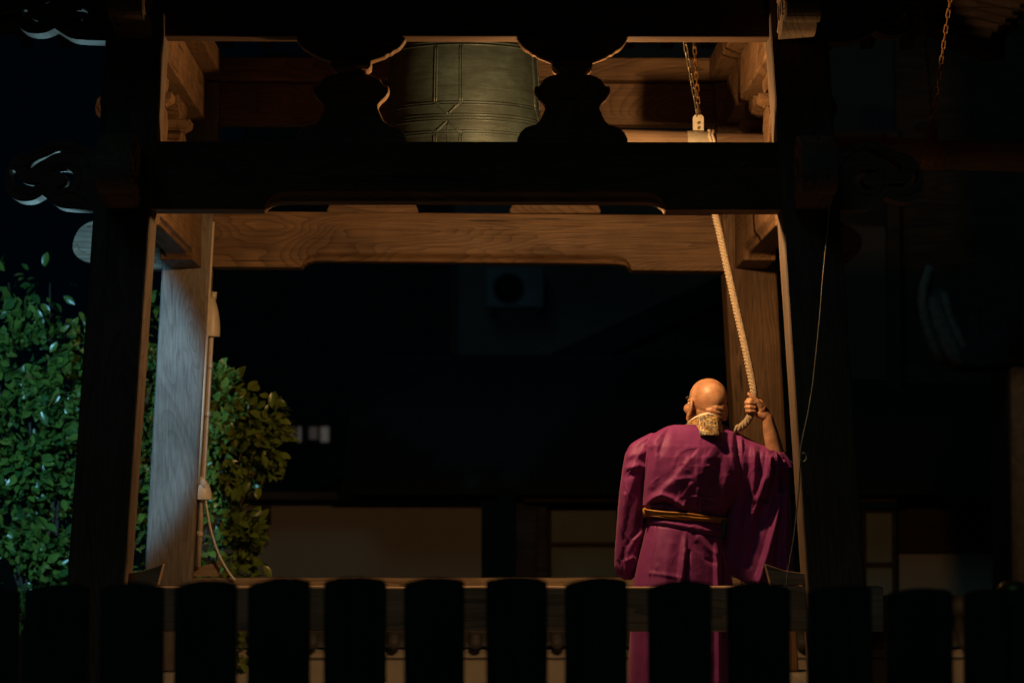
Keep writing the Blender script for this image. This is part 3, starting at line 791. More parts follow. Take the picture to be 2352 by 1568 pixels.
# ================================================================== tile-capped garden wall behind
YW = 6.0
wall = thing('garden_wall', 'low plaster garden wall capped with grey roof tiles', 'wall', loc=(0, YW, 0))
pitch = 62 * mpp(YW)
x_b = at(1092, 1470, YW).x; zb = at(1092, 1474, YW).z
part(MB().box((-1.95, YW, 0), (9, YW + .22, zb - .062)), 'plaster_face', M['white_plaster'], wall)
part(MB().box((-1.95, YW - .012, .862), (9, YW - .002, .874)), 'trim_line', M['tile'], wall)
cap_me = MB(); cap_me.tube([(0, -.034, 0), (0, -.030, 0), (0, -.020, 0), (0, -.008, 0), (0, .005, 0), (0, .02, .01), (0, .30, .17)], [.004, .018, .031, .040, .0435, .043, .042], n=18); cap_me = cap_me.mesh('round_tile'); cap_me.materials.append(M['tile'])
flat_me = MB()
P = [[(-.5 * pitch + pitch * j / 8, y_, z_ - .035 * math.sin(math.pi * j / 8) - .012) for j in range(9)] for y_, z_ in ((-.01, -.005), (.30, .165))]
flat_me.grid(P)
P2 = [[(a, b, c - .02) for a, b, c in r] for r in P]; flat_me.grid([P[0], P2[0]]); flat_me = flat_me.mesh('flat_tile'); flat_me.materials.append(M['tile'])
for i in range(-24, 36):
    x = x_b + i * pitch
    if x < -1.95 or x > 4.5: continue
    shared('round_tile', cap_me, wall, (x, -.10, zb))
    shared('flat_tile', flat_me, wall, (x + pitch / 2, -.06, zb + .045))
part(MB().tube([(-1.95, YW + .16, zb + .22), (9, YW + .16, zb + .22)], .07, n=14), 'ridge_tile', M['tile'], wall)
part(MB().box((-1.95, YW - .01, zb - .06), (9, YW + .40, zb - .045)), 'eave_board', M['white_plaster'], wall)

# ================================================================== house behind: plaster panel, shoji bay, tiled roof
YH = 11.0
house = thing('low_house', 'dim low house with cream plaster wall and paper screens behind the tower', 'house', loc=(0, YH, 0))
def flat(px0, py0, px1, py1, Y, t, name, mat, root, bev=.004):
    a, b = at(px0, py1, Y), at(px1, py0, Y)
    return part(MB().box((min(a.x, b.x), Y, a.z), (max(a.x, b.x), Y + t, b.z)), name, mat, root, bev)
a = at(560, 1150, YH); b = at(1106, 1150, YH)
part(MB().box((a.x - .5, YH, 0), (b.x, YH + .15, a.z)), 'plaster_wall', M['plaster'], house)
part(MB().box((a.x - .5, YH - .35, a.z + .004), (b.x + .12, YH + .2, a.z + .07)), 'eave_beam', M['dark_wood'], house, .01)
flat(600, 1152, 622, 1205, YH - .06, .05, 'meter_box', M['dark_wood'], house)
flat(606, 1205, 614, 1250, YH - .03, .02, 'meter_pipe', M['dark_wood'], house)
flat(575, 1195, 600, 1240, YH - .01, .005, 'wall_vent', M['black'], house)
# shoji bay on the right
flat(1185, 1130, 1232, 1420, YH - .3, .12, 'bay_post', M['dark_wood'], house)
flat(1232, 1152, 1256, 1420, YH - .25, .1, 'frame_post', M['dark_wood'], house)
def screen(px0, px1, py0, py1, rows, cols):
    a, b = at(px0, py1, YH), at(px1, py0, YH)
    s = part(MB().box((a.x, YH, a.z), (b.x, YH + .02, b.z)), 'paper_screen', M['shoji'], house)
    for k in range(rows + 1):
        z = a.z + (b.z - a.z) * k / rows
        part(MB().box((a.x, YH - .03, z - .018), (b.x, YH - .004, z + .018)), 'screen_bar', M['dark_wood'], s)
    for k in range(cols + 1):
        x = a.x + (b.x - a.x) * k / cols
        part(MB().box((x - .016, YH - .028, a.z + .02), (x + .016, YH - .006, b.z - .02)), 'screen_bar', M['dark_wood'], s)
screen(1262, 1420, 1160, 1430, 3, 1)
screen(1424, 1600, 1160, 1430, 3, 1)
screen(1604, 1790, 1160, 1430, 3, 1)
screen(1985, 2052, 1172, 1420, 2, 1)
flat(1205, 1132, 2060, 1152, YH - .5, .6, 'bay_lintel', M['dark_wood'], house)
part(MB().box((at(2056, 0, YH).x, YH, 0), (at(2700, 0, YH).x, YH + .15, at(0, 1272, YH).z)), 'plaster_wall', M['plaster'], house)
part(MB().box((at(2056, 0, YH).x, YH + .01, at(0, 1268, YH).z), (at(2700, 0, YH).x, YH + .15, at(0, 1130, YH).z)), 'board_wall', M['dark_wood'], house)
# dark tiled roof rising behind the eave
ze = at(0, 1132, YH).z
rx0, rx1 = at(800, 0, YH).x, at(2800, 0, YH).x
mb = MB().add([(rx0, YH - .75, ze - .02), (rx1, YH - .75, ze - .02), (rx1, YH + 2.3, ze + 1.10), (rx0, YH + 2.3, ze + 1.10), (rx0, YH - .75, ze + .10), (rx1, YH - .75, ze + .10), (rx1, YH + 2.3, ze + 1.22), (rx0, YH + 2.3, ze + 1.22)],
              [(3,2,1,0),(4,5,6,7),(0,1,5,4),(1,2,6,5),(2,3,7,6),(3,0,4,7)])
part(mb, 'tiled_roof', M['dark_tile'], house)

# two-storey building farther back, with an outdoor unit
YK = 26.0
back = thing('back_building', 'dark two-storey building far behind with an outdoor cooling unit', 'building', loc=(4, YK, 0))
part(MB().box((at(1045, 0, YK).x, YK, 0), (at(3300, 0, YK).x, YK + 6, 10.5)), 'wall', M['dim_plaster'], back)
flat(1036, 500, 1046, 1100, YK - .12, .12, 'downpipe', M['dark_wood'], back)
a, b = at(1670, 640, YK - 4), at(860, 1012, YK - 4)
gz = lambda x: a.z + (x - a.x) * (a.z - b.z) / (a.x - b.x)
x0, x1 = at(600, 0, YK - 4).x, at(3200, 0, YK - 4).x
xm = at(1900, 0, YK - 4).x
mb = MB().prism([(x0, gz(x0)), (x0, gz(x0) - .3), (xm, gz(xm) - .3), (x1, gz(xm) - .3 - (x1 - xm) * .43), (x1, gz(xm) - (x1 - xm) * .43), (xm, gz(xm))], -1.5, 3.0, Matrix.Translation((0, YK - 4, 0)) @ XZ)
wing = thing('gabled_house', 'black gabled roof silhouette in front of the far building', 'house', loc=(xm, YK - 4, 0))
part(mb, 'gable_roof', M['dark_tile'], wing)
part(MB().prism([(x0 + .6, 0), (x1 - .6, 0), (x1 - .6, gz(xm) - .35 - (x1 - .6 - xm) * .43), (xm, gz(xm) - .35), (x0 + .6, max(.1, gz(x0 + .6) - .35))], -.9, 2.8, Matrix.Translation((0, YK - 4, 0)) @ XZ), 'gable_wall', M['dark_wood'], wing)
# far dark hall on the left that closes the view
hall = thing('dark_hall', 'black roofed hall closing the view behind the rounded shrub', 'hall', loc=(-4, 34, 0))
hx0, hx1 = at(480, 0, 34).x, at(1060, 0, 34).x
part(MB().box((hx0, 34, 0), (hx1, 40, 3.4)), 'wall', M['dark_wood'], hall)
mb = MB().add([(hx0 - .4, 33, 3.4), (hx1 + .6, 33, 3.4), (hx1 + .6, 37, 9.5), (hx0 + .6, 37, 9.5), (hx0 - .4, 41, 3.4), (hx1 + .6, 41, 3.4)], [(0,1,2,3),(4,3,2,5),(0,3,4),(1,5,2),(0,4,5,1)])
part(mb, 'roof', M['dark_tile'], hall)
# lit transom window of the hall
a, b = at(628, 1014, 33.9), at(758, 980, 33.9)
wd = part(MB().box((a.x - .05, 33.93, a.z - .05), (b.x + .05, 33.99, b.z + .05)), 'transom_frame', M['dark_wood'], hall)
for k in range(5):
    w = (b.x - a.x) / 5
    part(MB().box((a.x + w * k + .03, 33.90, a.z + (.04 if k % 2 else 0)), (a.x + w * (k + 1) - (.10 if k == 2 else .02), 33.925, b.z)), 'lit_pane', M['lit_pane_dim'] if k in (0, 1, 3) else M['lit_pane'], wd)
# outdoor unit
unit = thing('outdoor_unit', 'pale outdoor cooling unit with round fan grille on the far wall', 'cooling unit', loc=tuple(at(1183, 705, YK - .4)))
flat(1116, 616, 1250, 706, YK - .42, .36, 'casing', M['ac'], unit, .015)
c = at(1168, 662, YK - .43)
part(MB().lathe([(.17, 0), (.19, .012), (.20, .0)], c, 32, M=Matrix.Rotation(R(90), 4, 'X')), 'fan_ring', M['black'], unit)
for k in range(6):
    r_ = .03 + k * .026
    part(MB().tube([c + Vector((r_ * math.cos(t), -.018, r_ * math.sin(t))) for t in np.linspace(0, 2 * math.pi, 28)], .004, n=4, cap=False), 'grille_ring', M['black'], unit)
for s in (1130, 1236): flat(s - 4, 706, s + 4, 722, YK - .4, .3, 'foot', M['black'], unit)

# plaster gable to the right of the tower, with a round crest vent
YG = 12.5
side = thing('side_hall', 'dim plaster wall strip of a dark hall right of the tower', 'hall', loc=(5, YG, 0))
flat(1900, 520, 2040, 872, YG, .12, 'plaster_panel', M['dim_plaster'], side)
flat(1880, 500, 1898, 1000, YG - .1, .2, 'corner_post', M['dark_wood'], side)
flat(2042, 300, 2066, 1130, YG - .12, .22, 'corner_post', M['dark_wood'], side)
a = at(2066, 1130, YG); part(MB().box((a.x, YG + .05, a.z), (a.x + 6, YG + .2, a.z + 6.5)), 'board_wall', M['dark_wood'], side)
a, b = at(1880, 870, YG), at(2042, 1000, YG); part(MB().box((a.x, YG + .02, b.z), (b.x, YG + .14, a.z)), 'lower_boarding', M['dark_wood'], side)
a, b = at(1800, 520, YG), at(2042, 300, YG); part(MB().box((a.x, YG + .02, a.z + .004), (b.x, YG + .16, b.z)), 'lintel_board', M['dark_wood'], side)
c = at(1948, 556, YG)
part(MB().lathe([(.075, 0), (.088, -.02), (.105, -.02), (.115, 0)], c, 28, M=Matrix.Rotation(R(-90), 4, 'X')), 'crest_ring', M['black'], side)

# roofed lantern at the far right edge
YLn = 8.0; kl = mpp(YLn)
lan = thing('stone_lantern', 'tall dim stone lantern with an upturned roof corner at the right edge', 'lantern', loc=tuple(at(2420, 1500, YLn)))
cx = at(2440, 835, YLn).x; zr = at(0, 830, YLn).z
lan.location = (cx, YLn, 0)
part(MB().lathe([(.40, 0), (.40, .12), (.30, .2), (.26, .28)], (cx, YLn, 0), 6, smooth=False), 'foot_stone', M['stone'], lan, .01)
hw = (2440 - 2296) * kl
part(MB().box((cx - hw, YLn - hw, .28), (cx + hw, YLn + hw, zr - .05)), 'shaft', M['stone'], lan, .02)
mb = MB(); P = []
Rr = (2440 - 2150) * kl
for ring, (fr, zo) in enumerate(((1.0, -.05), (1.0, .02), (.75, .09), (.5, .22), (.25, .40), (.12, .52))):
    row = []
    for k in range(24):
        th = 2 * math.pi * k / 24; hexr = Rr * fr / max(abs(math.cos((th % (math.pi/3)) - math.pi/6)), .01) * math.cos(math.pi/6)
        corner = abs(math.cos(3 * th)) ** 6
        row.append((cx + hexr * math.cos(th), YLn + hexr * math.sin(th), zr + zo + (.12 * corner * fr ** 3)))
    P.append(row)
mb.grid(np.array(P).transpose(1, 0, 2), close_u=True)
mb.add(P[0], [tuple(range(24))]); mb.add(P[-1], [tuple(range(24))[::-1]])
part(mb, 'roof_stone', M['dim_stone'], lan)
for th in (2 * math.pi / 3, 4 * math.pi / 3, math.pi / 3, -math.pi / 3, 0):
    d = Vector((math.cos(th), math.sin(th), 0)); e = Vector((cx, YLn, zr + .02)) + d * Rr * .93
    part(MB().tube(catmull([e + d * -.02, e + d * .10 + Vector((0, 0, .10)), e + d * .15 + Vector((0, 0, .28)), e + d * .11 + Vector((0, 0, .42)), e + d * .05 + Vector((0, 0, .44))]), [.06] * 5 + [.055] * 5 + [.05] * 5 + [.04] * 5 + [.03] * 5, n=10), 'corner_curl', M['dim_stone'], lan)
st1 = [(2128,608),(2112,650),(2106,690),(2114,740),(2130,790),(2150,838)]
st2 = [(2132,660),(2140,700),(2155,742),(2172,780),(2190,812),(2206,838)]
st3 = [(2176,670),(2184,705),(2196,738),(2210,768),(2224,800),(2240,836)]
rows_ = []
for f in np.linspace(0, 2, 17):
    A_, B_ = (st1, st2) if f < 1 else (st2, st3); e_ = f % 1 if f < 2 else 1.0
    rows_.append([at(p_[0] * (1 - e_) + q_[0] * e_, p_[1] * (1 - e_) + q_[1] * e_, YLn - .30 + .16 * math.sin(math.pi * e_) + .10 * f) for p_, q_ in zip(A_, B_)])
o = part(MB().grid(rows_), 'upswept_corner', M['pale_stone'], lan); o.modifiers.new('thickness', 'SOLIDIFY').thickness = .05
part(MB().lathe([(.10, .5), (.14, .58), (.10, .70), (.02, .80)], (cx, YLn, zr), 16), 'finial', M['stone'], lan)

# ================================================================== the person ringing the bell
YM = 1.10
km = mpp(YM)
def skin_mat():
    m, nt, p = new_mat('skin'); L = nt.links
    tc = N(nt, 'ShaderNodeTexCoord')
    a = N(nt, 'ShaderNodeTexNoise'); L.new(tc.outputs['Object'], a.inputs['Vector']); a.inputs['Scale'].default_value = 22; a.inputs['Detail'].default_value = 6
    b = N(nt, 'ShaderNodeTexNoise'); L.new(tc.outputs['Object'], b.inputs['Vector']); b.inputs['Scale'].default_value = 110; b.inputs['Detail'].default_value = 3
    c = ramp(nt, a.outputs[0], [(0.3, (0.34, 0.17, 0.10)), (0.5, (0.46, 0.25, 0.15)), (0.72, (0.54, 0.32, 0.20))])
    sp = ramp(nt, b.outputs[0], [(0.30, (0.55, 0.45, 0.38)), (0.46, (1, 1, 1))])
    L.new(mixc(nt, 0.35, c.outputs[0], sp.outputs[0], 'MULTIPLY'), p.inputs['Base Color'])
    p.inputs['Roughness'].default_value = 0.42; p.inputs['Specular IOR Level'].default_value = 0.45
    p.inputs['Subsurface Weight'].default_value = 0.25; p.inputs['Subsurface Radius'].default_value = (0.012, 0.004, 0.002); p.inputs['Subsurface Scale'].default_value = 1.0
    bump(nt, p, math_(nt, 'ADD', b.outputs[0], math_(nt, 'MULTIPLY', a.outputs[0], 1.5)), 0.35, 0.003)
    return m
M['skin'] = skin_mat()
def silk_mat():
    m, nt, p = new_mat('purple_silk'); L = nt.links
    tc = N(nt, 'ShaderNodeTexCoord')
    a = N(nt, 'ShaderNodeTexNoise'); L.new(tc.outputs['Object'], a.inputs['Vector']); a.inputs['Scale'].default_value = 7; a.inputs['Detail'].default_value = 4
    mp = N(nt, 'ShaderNodeMapping'); mp.inputs['Scale'].default_value = (900, 900, 260); L.new(tc.outputs['Object'], mp.inputs[0])
    w = N(nt, 'ShaderNodeTexNoise'); L.new(mp.outputs[0], w.inputs['Vector']); w.inputs['Scale'].default_value = 1; w.inputs['Detail'].default_value = 2
    c = ramp(nt, a.outputs[0], [(0.3, (0.168, 0.027, 0.145)), (0.7, (0.215, 0.036, 0.188))])
    L.new(c.outputs[0], p.inputs['Base Color'])
    p.inputs['Roughness'].default_value = 0.58; p.inputs['Specular IOR Level'].default_value = 0.3
    p.inputs['Sheen Weight'].default_value = 0.2; p.inputs['Sheen Tint'].default_value = (0.9, 0.35, 0.6, 1); p.inputs['Sheen Roughness'].default_value = 0.45
    # small creases
    cr = N(nt, 'ShaderNodeTexNoise'); L.new(tc.outputs['Object'], cr.inputs['Vector']); cr.inputs['Scale'].default_value = 16; cr.inputs['Detail'].default_value = 3; cr.inputs['Distortion'].default_value = 0.8
    h = math_(nt, 'ADD', math_(nt, 'MULTIPLY', w.outputs[0], 0.06), cr.outputs[0])
    bump(nt, p, h, 0.35, 0.010)
    return m
M['silk'] = silk_mat()
def brocade():
    m, nt, p = new_mat('gold_brocade'); L = nt.links
    tc = N(nt, 'ShaderNodeTexCoord')
    a = N(nt, 'ShaderNodeTexNoise'); L.new(tc.outputs['Object'], a.inputs['Vector']); a.inputs['Scale'].default_value = 46; a.inputs['Detail'].default_value = 2.5; a.inputs['Distortion'].default_value = 1.4
    f = math_(nt, 'FRACT', math_(nt, 'MULTIPLY', a.outputs[0], 6.0))
    msk = ramp(nt, f, [(0.0, (1,1,1)), (0.42, (1,1,1)), (0.50, (0,0,0)), (0.93, (0,0,0)), (1.0, (1,1,1))])
    b = N(nt, 'ShaderNodeTexNoise'); L.new(tc.outputs['Object'], b.inputs['Vector']); b.inputs['Scale'].default_value = 34
    g_ = ramp(nt, b.outputs[0], [(0.35, (0.50, 0.26, 0.085)), (0.5, (0.62, 0.42, 0.14)), (0.65, (0.75, 0.62, 0.27))])
    n_ = ramp(nt, b.outputs[0], [(0.4, (0.022, 0.018, 0.03)), (0.62, (0.03, 0.05, 0.13))])
    L.new(mixc(nt, msk.outputs[0], n_.outputs[0], g_.outputs[0]), p.inputs['Base Color'])
    p.inputs['Roughness'].default_value = 0.45; p.inputs['Metallic'].default_value = 0.15
    bump(nt, p, msk.outputs[0], 0.4, 0.002)
    return m
M['brocade'] = brocade()
M['white_cloth'] = simple('white_collar_cloth', (0.80, 0.76, 0.66), 0.75, scale=20, var=0.05)
M['cord'] = simple('gold_cord', (0.52, 0.25, 0.05), 0.5, scale=140, var=0.2, bumpiness=0.5, bdist=0.002)
M['green_cloth'] = simple('green_tassel', (0.035, 0.10, 0.075), 0.7, scale=30)
M['rope'] = simple('hemp_rope', (0.58, 0.46, 0.33), 0.85, scale=260, var=0.28, bumpiness=0.9, bdist=0.003)
M['eye'] = simple('eye_white', (0.7, 0.68, 0.62), 0.2, scale=5, var=0.02)
M['sock'] = simple('white_sock', (0.7, 0.67, 0.6), 0.8, scale=30, var=0.05)

FLOOR = 0.632
person = thing('person', 'bald person in a purple robe, back turned, pulling a thick rope', 'person', loc=(at(1625, 0, YM).x, YM, FLOOR))
# ---- body: one surface grown from overlapping volumes
body = MB()
def ico(c, rad, Mx=None, n=3):
    bm = bmesh.new(); bmesh.ops.create_icosphere(bm, subdivisions=n, radius=1.0)
    vs = [Vector((v.co.x * rad[0], v.co.y * rad[1], v.co.z * rad[2])) for v in bm.verts]
    fs = [tuple(v.index for v in f.verts) for f in bm.faces]; bm.free()
    if Mx is not None: vs = [Mx @ v for v in vs]
    body.add([v + Vector(c) for v in vs], fs)
def caps(pts, rads, n=14):
    pts = [Vector(p) for p in pts]
    for p, r_ in zip(pts, rads): ico(p, (r_, r_, r_), n=2)
    for i in range(len(pts) - 1):
        if (pts[i+1] - pts[i]).length > 1e-4: body.tube([pts[i], pts[i + 1]], [rads[i], rads[i + 1]], n=n)
HY, HP = R(32), R(10)
f0 = Vector((-math.sin(HY), math.cos(HY), 0)); r0 = Vector((math.cos(HY), math.sin(HY), 0)); u0 = Vector((0, 0, 1))
hf = f0 * math.cos(HP) + u0 * math.sin(HP); hu = u0 * math.cos(HP) - f0 * math.sin(HP)
HM = Matrix((r0, hf, hu)).transposed()
HC = at(1626, 914, 1.13)
HS = 1.06
def hl(a, b, c): return HC + (r0 * a + hf * b + hu * c) * HS
def hico(c, rad, n=3, rot=None): ico(hl(*c), tuple(q * HS for q in rad), HM if rot is None else HM @ rot, n)
hico((0, -.004, 0), (.0785, .098, .089), 4)
hico((0, -.030, -.022), (.070, .068, .066))
hico((0, -.018, -.058), (.066, .068, .055))
hico((0, .034, -.062), (.063, .066, .085))
hico((0, .050, -.120), (.048, .046, .038))
for s in (-1, 1):
    hico((s * .046, .026, -.094), (.030, .046, .038))
    hico((s * .050, .062, -.058), (.026, .028, .026))
    rot = Matrix.Rotation(R(18 * s), 3, 'Z')
    hico((s * .082, .010, -.046), (.008, .024, .036), 3, rot)
    rim = [hl(s * (.083 + .012 * max(0, math.sin(t))), .010 - .024 * math.sin(t) * 1.0, -.044 + .035 * math.cos(t)) for t in np.linspace(-.5, 3.3, 12)]
    caps(rim, [.0065] * 12, 8)
    hico((s * .082, .016, -.082), (.008, .012, .013))
hico((0, .086, -.022), (.050, .020, .013)); hico((0, .100, -.062), (.012, .022, .026)); hico((0, .108, -.074), (.017, .014, .010))
hico((0, .092, -.104), (.024, .012, .007)); hico((0, .090, -.114), (.021, .012, .008)); hico((0, .080, -.138), (.022, .018, .017))
nb = at(1622, 1010, 1.12)
caps([hl(0, -.022, -.060), hl(0, -.022, -.10), nb], [.064, .064, .074], 20)
# nape rolls
for zc, rr, t0_, t1_ in ((-.020, .009, .05, 1.0), (-.036, .012, -.5, 1.15), (-.054, .0125, -.9, 1.2), (-.072, .012, -1.0, 1.2)):
    pts = [hl(.067 * math.sin(t), -.031 - .066 * math.cos(t), zc - .006 * math.sin(t * 2.5) - .004 * t) for t in np.linspace(t0_, t1_, 9)]
    caps(pts, [rr * .5] + [rr] * 7 + [rr * .5], 10)
# trunk and legs inside the robe
ch = at(1610, 1085, 1.12); wa = at(1585, 1185, 1.12); pv = at(1575, 1270, 1.12)
caps([nb, ch, wa, pv], [.075, .125, .115, .13], 18)
sR, sL = at(1692, 1050, 1.16), at(1505, 1040, 1.06)
caps([nb, sR], [.07, .052]); caps([nb, sL], [.07, .062])
for s, fx in ((-1, 1530), (1, 1625)):
    hip = pv + Vector((s * .08, 0, -.05)); ank = at(fx, 0, 1.12); ank.z = FLOOR + .07; kn = (hip + ank) / 2 + Vector((0, .02, .02))
    caps([hip, kn, ank], [.085, .058, .042])
    toe = Vector((ank.x + s * .02, ank.y + .15, FLOOR + .028)); caps([Vector((ank.x, ank.y - .03, FLOOR + .035)), toe], [.036, .028])
# right arm
YH_ = 1.10
def hp(x, y, dy=0.0): return at((1680 + x / 6.533) * .91875, (920 + y / 6.533) * .91875, YH_ + dy)
el = at(1788, 1070, 1.15); wr_ = hp(1555, 815, .006)
caps([sR, el], [.048, .036])
fm = el.lerp(wr_, .30)
caps([el, fm, el.lerp(wr_, .62), wr_], [.040, .0415, .037, .028], 18)
caps([wr_, hp(1500, 735, .002), hp(1425, 640, .004)], [.0255, .026, .022]); caps([hp(1520, 720, .014), hp(1435, 575, .016)], [.022, .019])
caps([hp(1500, 780, -.004), hp(1415, 745, -.006)], [.021, .019]); caps([hp(1480, 670, -.010), hp(1430, 600, -.010)], [.020, .018])
caps([hp(1455, 625, -.018), hp(1395, 540, -.028), hp(1310, 468, -.030), hp(1255, 418, -.026)], [.015, .0125, .0112, .0092], 12)
for y0, x0, rr in ((520, 1232, .0100), (562, 1205, .0108), (634, 1206, .0106), (698, 1216, .0096)):
    caps([hp(1430, y0 - 4, .020), hp(1290, y0 - 12, .030), hp(x0 + 8, y0 - 4, .012), hp(x0 + 12, y0, -.020), hp(x0 + 70, y0 + 4, -.031), hp(1352, y0 + 10, -.026)],
         [rr * 1.05, rr * 1.05, rr, rr, rr * .97, rr * .85], 10)
# left arm, hand closed on the rope end before the belly
eL, wL = at(1448, 1190, 1.12), at(1520, 1215, 1.33)
caps([sL, eL, wL], [.058, .043, .028]); caps([wL, wL + Vector((.05, .05, .01))], [.03, .034])
lh = wL + Vector((.07, .07, .01))
for k in range(4):
    z = .03 - .02 * k
    caps([lh + Vector((-.01, -.02, z)), lh + Vector((.03, -.015, z)), lh + Vector((.045, .02, z)), lh + Vector((.02, .04, z))], [.0105, .0105, .010, .009], 8)
caps([lh + Vector((-.03, .0, .03)), lh + Vector((.0, .035, .045)), lh + Vector((.03, .04, .04))], [.013, .012, .010], 8)
src = body.build('body_volumes', M['skin'])
rm = src.modifiers.new('remesh', 'REMESH'); rm.mode = 'VOXEL'; rm.voxel_size = 0.0034; rm.use_smooth_shade = True
sm_ = src.modifiers.new('smooth', 'SMOOTH'); sm_.factor = 0.5; sm_.iterations = 3
dg = bpy.context.evaluated_depsgraph_get()
bme = bpy.data.meshes.new_from_object(src.evaluated_get(dg)); bme.name = 'body'
bpy.data.objects.remove(src)
bo = bpy.data.objects.new('body', bme); COL.objects.link(bo); bo.parent = person; bo.location = -Vector(person.location)
bme.materials.clear(); bme.materials.append(M['skin']); bme.polygons.foreach_set('use_smooth', [True] * len(bme.polygons))
eb = MB()
def ball(c, r_, name, mat):
    b_ = MB(); pr = [(r_ * math.sin(t), -r_ * math.cos(t)) for t in np.linspace(.02, math.pi - .02, 12)]
    b_.lathe(pr, c, 16); return part(b_, name, mat, person)
for s in (-1, 1):
    ball(hl(s * .032, .085, -.036), .0125, 'eye', M['eye'])
    part(MB().tube([hl(s * (.016 + .04 * t), .100 - .016 * t * t, -.014 + .006 * math.sin(t * 3)) for t in np.linspace(0, 1, 8)], .004, n=6), 'eyebrow', M['bark'], person)

# ---- cloth: outline rows of the photograph's proportions, elliptical sections, sculpted folds
def poly_dist(px, py, poly):
    d = np.full(px.shape, 1e9); side = np.zeros(px.shape)
    for (x0, y0), (x1, y1) in zip(poly[:-1], poly[1:]):
        ex, ey = x1 - x0, y1 - y0; L2 = ex * ex + ey * ey
        t = np.clip(((px - x0) * ex + (py - y0) * ey) / L2, 0, 1)
        dx, dy = px - (x0 + t * ex), py - (y0 + t * ey); q = np.hypot(dx, dy)
        s = np.sign(ex * (py - y0) - ey * (px - x0))
        m = q < d; d = np.where(m, q, d); side = np.where(m, s, side)
    return d, side
def c7(pts):   # points read in the enlarged crop of the robe -> photograph pixels
    return [((1480 + x / 2.614) * .91875, (900 + y / 2.614) * .91875) for x, y in pts]
def fold_field(px, py, folds):
    D = np.zeros(px.shape)
    for kind, pts, w, amp in folds:
        poly = c7(pts); w = w / 2.614 * .91875
        d, s = poly_dist(px, py, poly)
        if kind == 'r': D += amp * np.exp(-(d / w) ** 2)
        elif kind == 'a':                     # ridge with a steep right and a soft left flank
            ww = np.where(s > 0, w * 2.6, w * .7); D += amp * np.exp(-(d / ww) ** 2)
        elif kind == 'b':                     # soft right, steep left
            ww = np.where(s < 0, w * 2.6, w * .7); D += amp * np.exp(-(d / ww) ** 2)
        elif kind == 's':                     # overlap: left of the line lies proud
            ylo, yhi = min(p[1] for p in poly) , max(p[1] for p in poly)
            sd = d * s; D += amp * .5 * (1 + np.tanh(sd / w)) * np.exp(-(np.maximum(0, d - 6 * w) / (5 * w)) ** 2) * np.clip((py - ylo) / 70, 0, 1)
    return D
def smooth1(a, it=2):
    for _ in range(it):
        a = np.concatenate([[a[0]], .25 * a[:-2] + .5 * a[1:-1] + .25 * a[2:], [a[-1]]])
    return a
def garment(name, rows, mat, folds=(), nv=150, nu=240, tilt=.0, power=.85, wrinkle=.004, seed=0.0, it=3, thick=0.0):
    """rows: (py, xl, xr, depth centre, half depth)"""
    rows = np.array(rows, float)
    v = np.linspace(rows[0, 0], rows[-1, 0], nv)
    col = [smooth1(np.interp(v, rows[:, 0], rows[:, i]), it) for i in range(1, 5)]
    P = np.zeros((nv, nu, 3)); th = np.linspace(0, 2 * math.pi, nu, endpoint=False)
    c, s = np.cos(th), np.sin(th)
    cx = np.sign(c) * np.abs(c) ** power; sy = np.sign(s) * np.abs(s) ** power
    PX = np.zeros((nv, nu)); PY = np.zeros((nv, nu)); DY = np.zeros((nv, nu))
    for j in range(nv):
        xl, xr, yc, hd = (q[j] for q in col)
        xc, hw = (xl + xr) / 2, (xr - xl) / 2
        PX[j] = xc + hw * cx; PY[j] = v[j]
        DY[j] = yc - hd * sy + tilt * (PX[j] - xc) * km
    face = np.clip(sy[None, :] * 1.6, 0, 1)
    D = fold_field(PX, PY, folds) * face
    if wrinkle:
        W = np.zeros((nv, nu))
        for j in range(nv):
            for i in range(nu):
                W[j, i] = mnoise.noise(Vector((PX[j, i] * .022 + seed, PY[j, i] * .013, seed))) + .5 * mnoise.noise(Vector((PX[j, i] * .06 + seed, PY[j, i] * .03, 4 + seed)))
        D += W * wrinkle * np.where(face > 0, face, .0)
    for j in range(nv):
        for i in range(nu):
            Y = DY[j, i] - D[j, i]
            p = at(PX[j, i], PY[j, i], DY[j, i]); P[j, i] = (p.x, Y, p.z)
    mb = MB().grid(P.transpose(1, 0, 2), close_u=True)
    o = part(mb, name, mat, person)
    if thick:
        m = o.modifiers.new('thickness', 'SOLIDIFY'); m.thickness = thick; m.offset = 0
    return o
TILT = .40
def creases(n, box, ang, seed, amp=(.002, .005), wid=(5, 10), ln=(40, 130)):
    r_ = random.Random(seed); out = []
    for _ in range(n):
        x = r_.uniform(box[0], box[2]); y = r_.uniform(box[1], box[3]); a_ = math.radians(r_.gauss(*ang)); L_ = r_.uniform(*ln); c_ = r_.uniform(-.25, .25) * L_
        dx, dy = math.cos(a_), math.sin(a_)
        pts = [(x + dx * L_ * t - dy * c_ * (1 - 4 * t * t), y + dy * L_ * t + dx * c_ * (1 - 4 * t * t)) for t in (-.5, -.25, 0, .25, .5)]
        out.append((r_.choice('rrab'), pts, r_.uniform(*wid), r_.choice((1, 1, -1)) * r_.uniform(*amp)))
    return out
torso_rows = [(975,1548,1662,1.085,.078),(979,1530,1668,1.085,.086),(988,1514,1686,1.085,.105),(998,1497,1704,1.085,.12),(1010,1488,1720,1.085,.135),(1025,1483,1733,1.085,.148),
    (1050,1481,1738,1.085,.16),(1080,1480,1732,1.085,.165),(1110,1479,1720,1.085,.168),(1140,1477,1704,1.085,.164),(1160,1476,1690,1.085,.157),(1170,1480,1680,1.085,.150),(1180,1486,1672,1.085,.146),(1205,1486,1664,1.085,.140)]
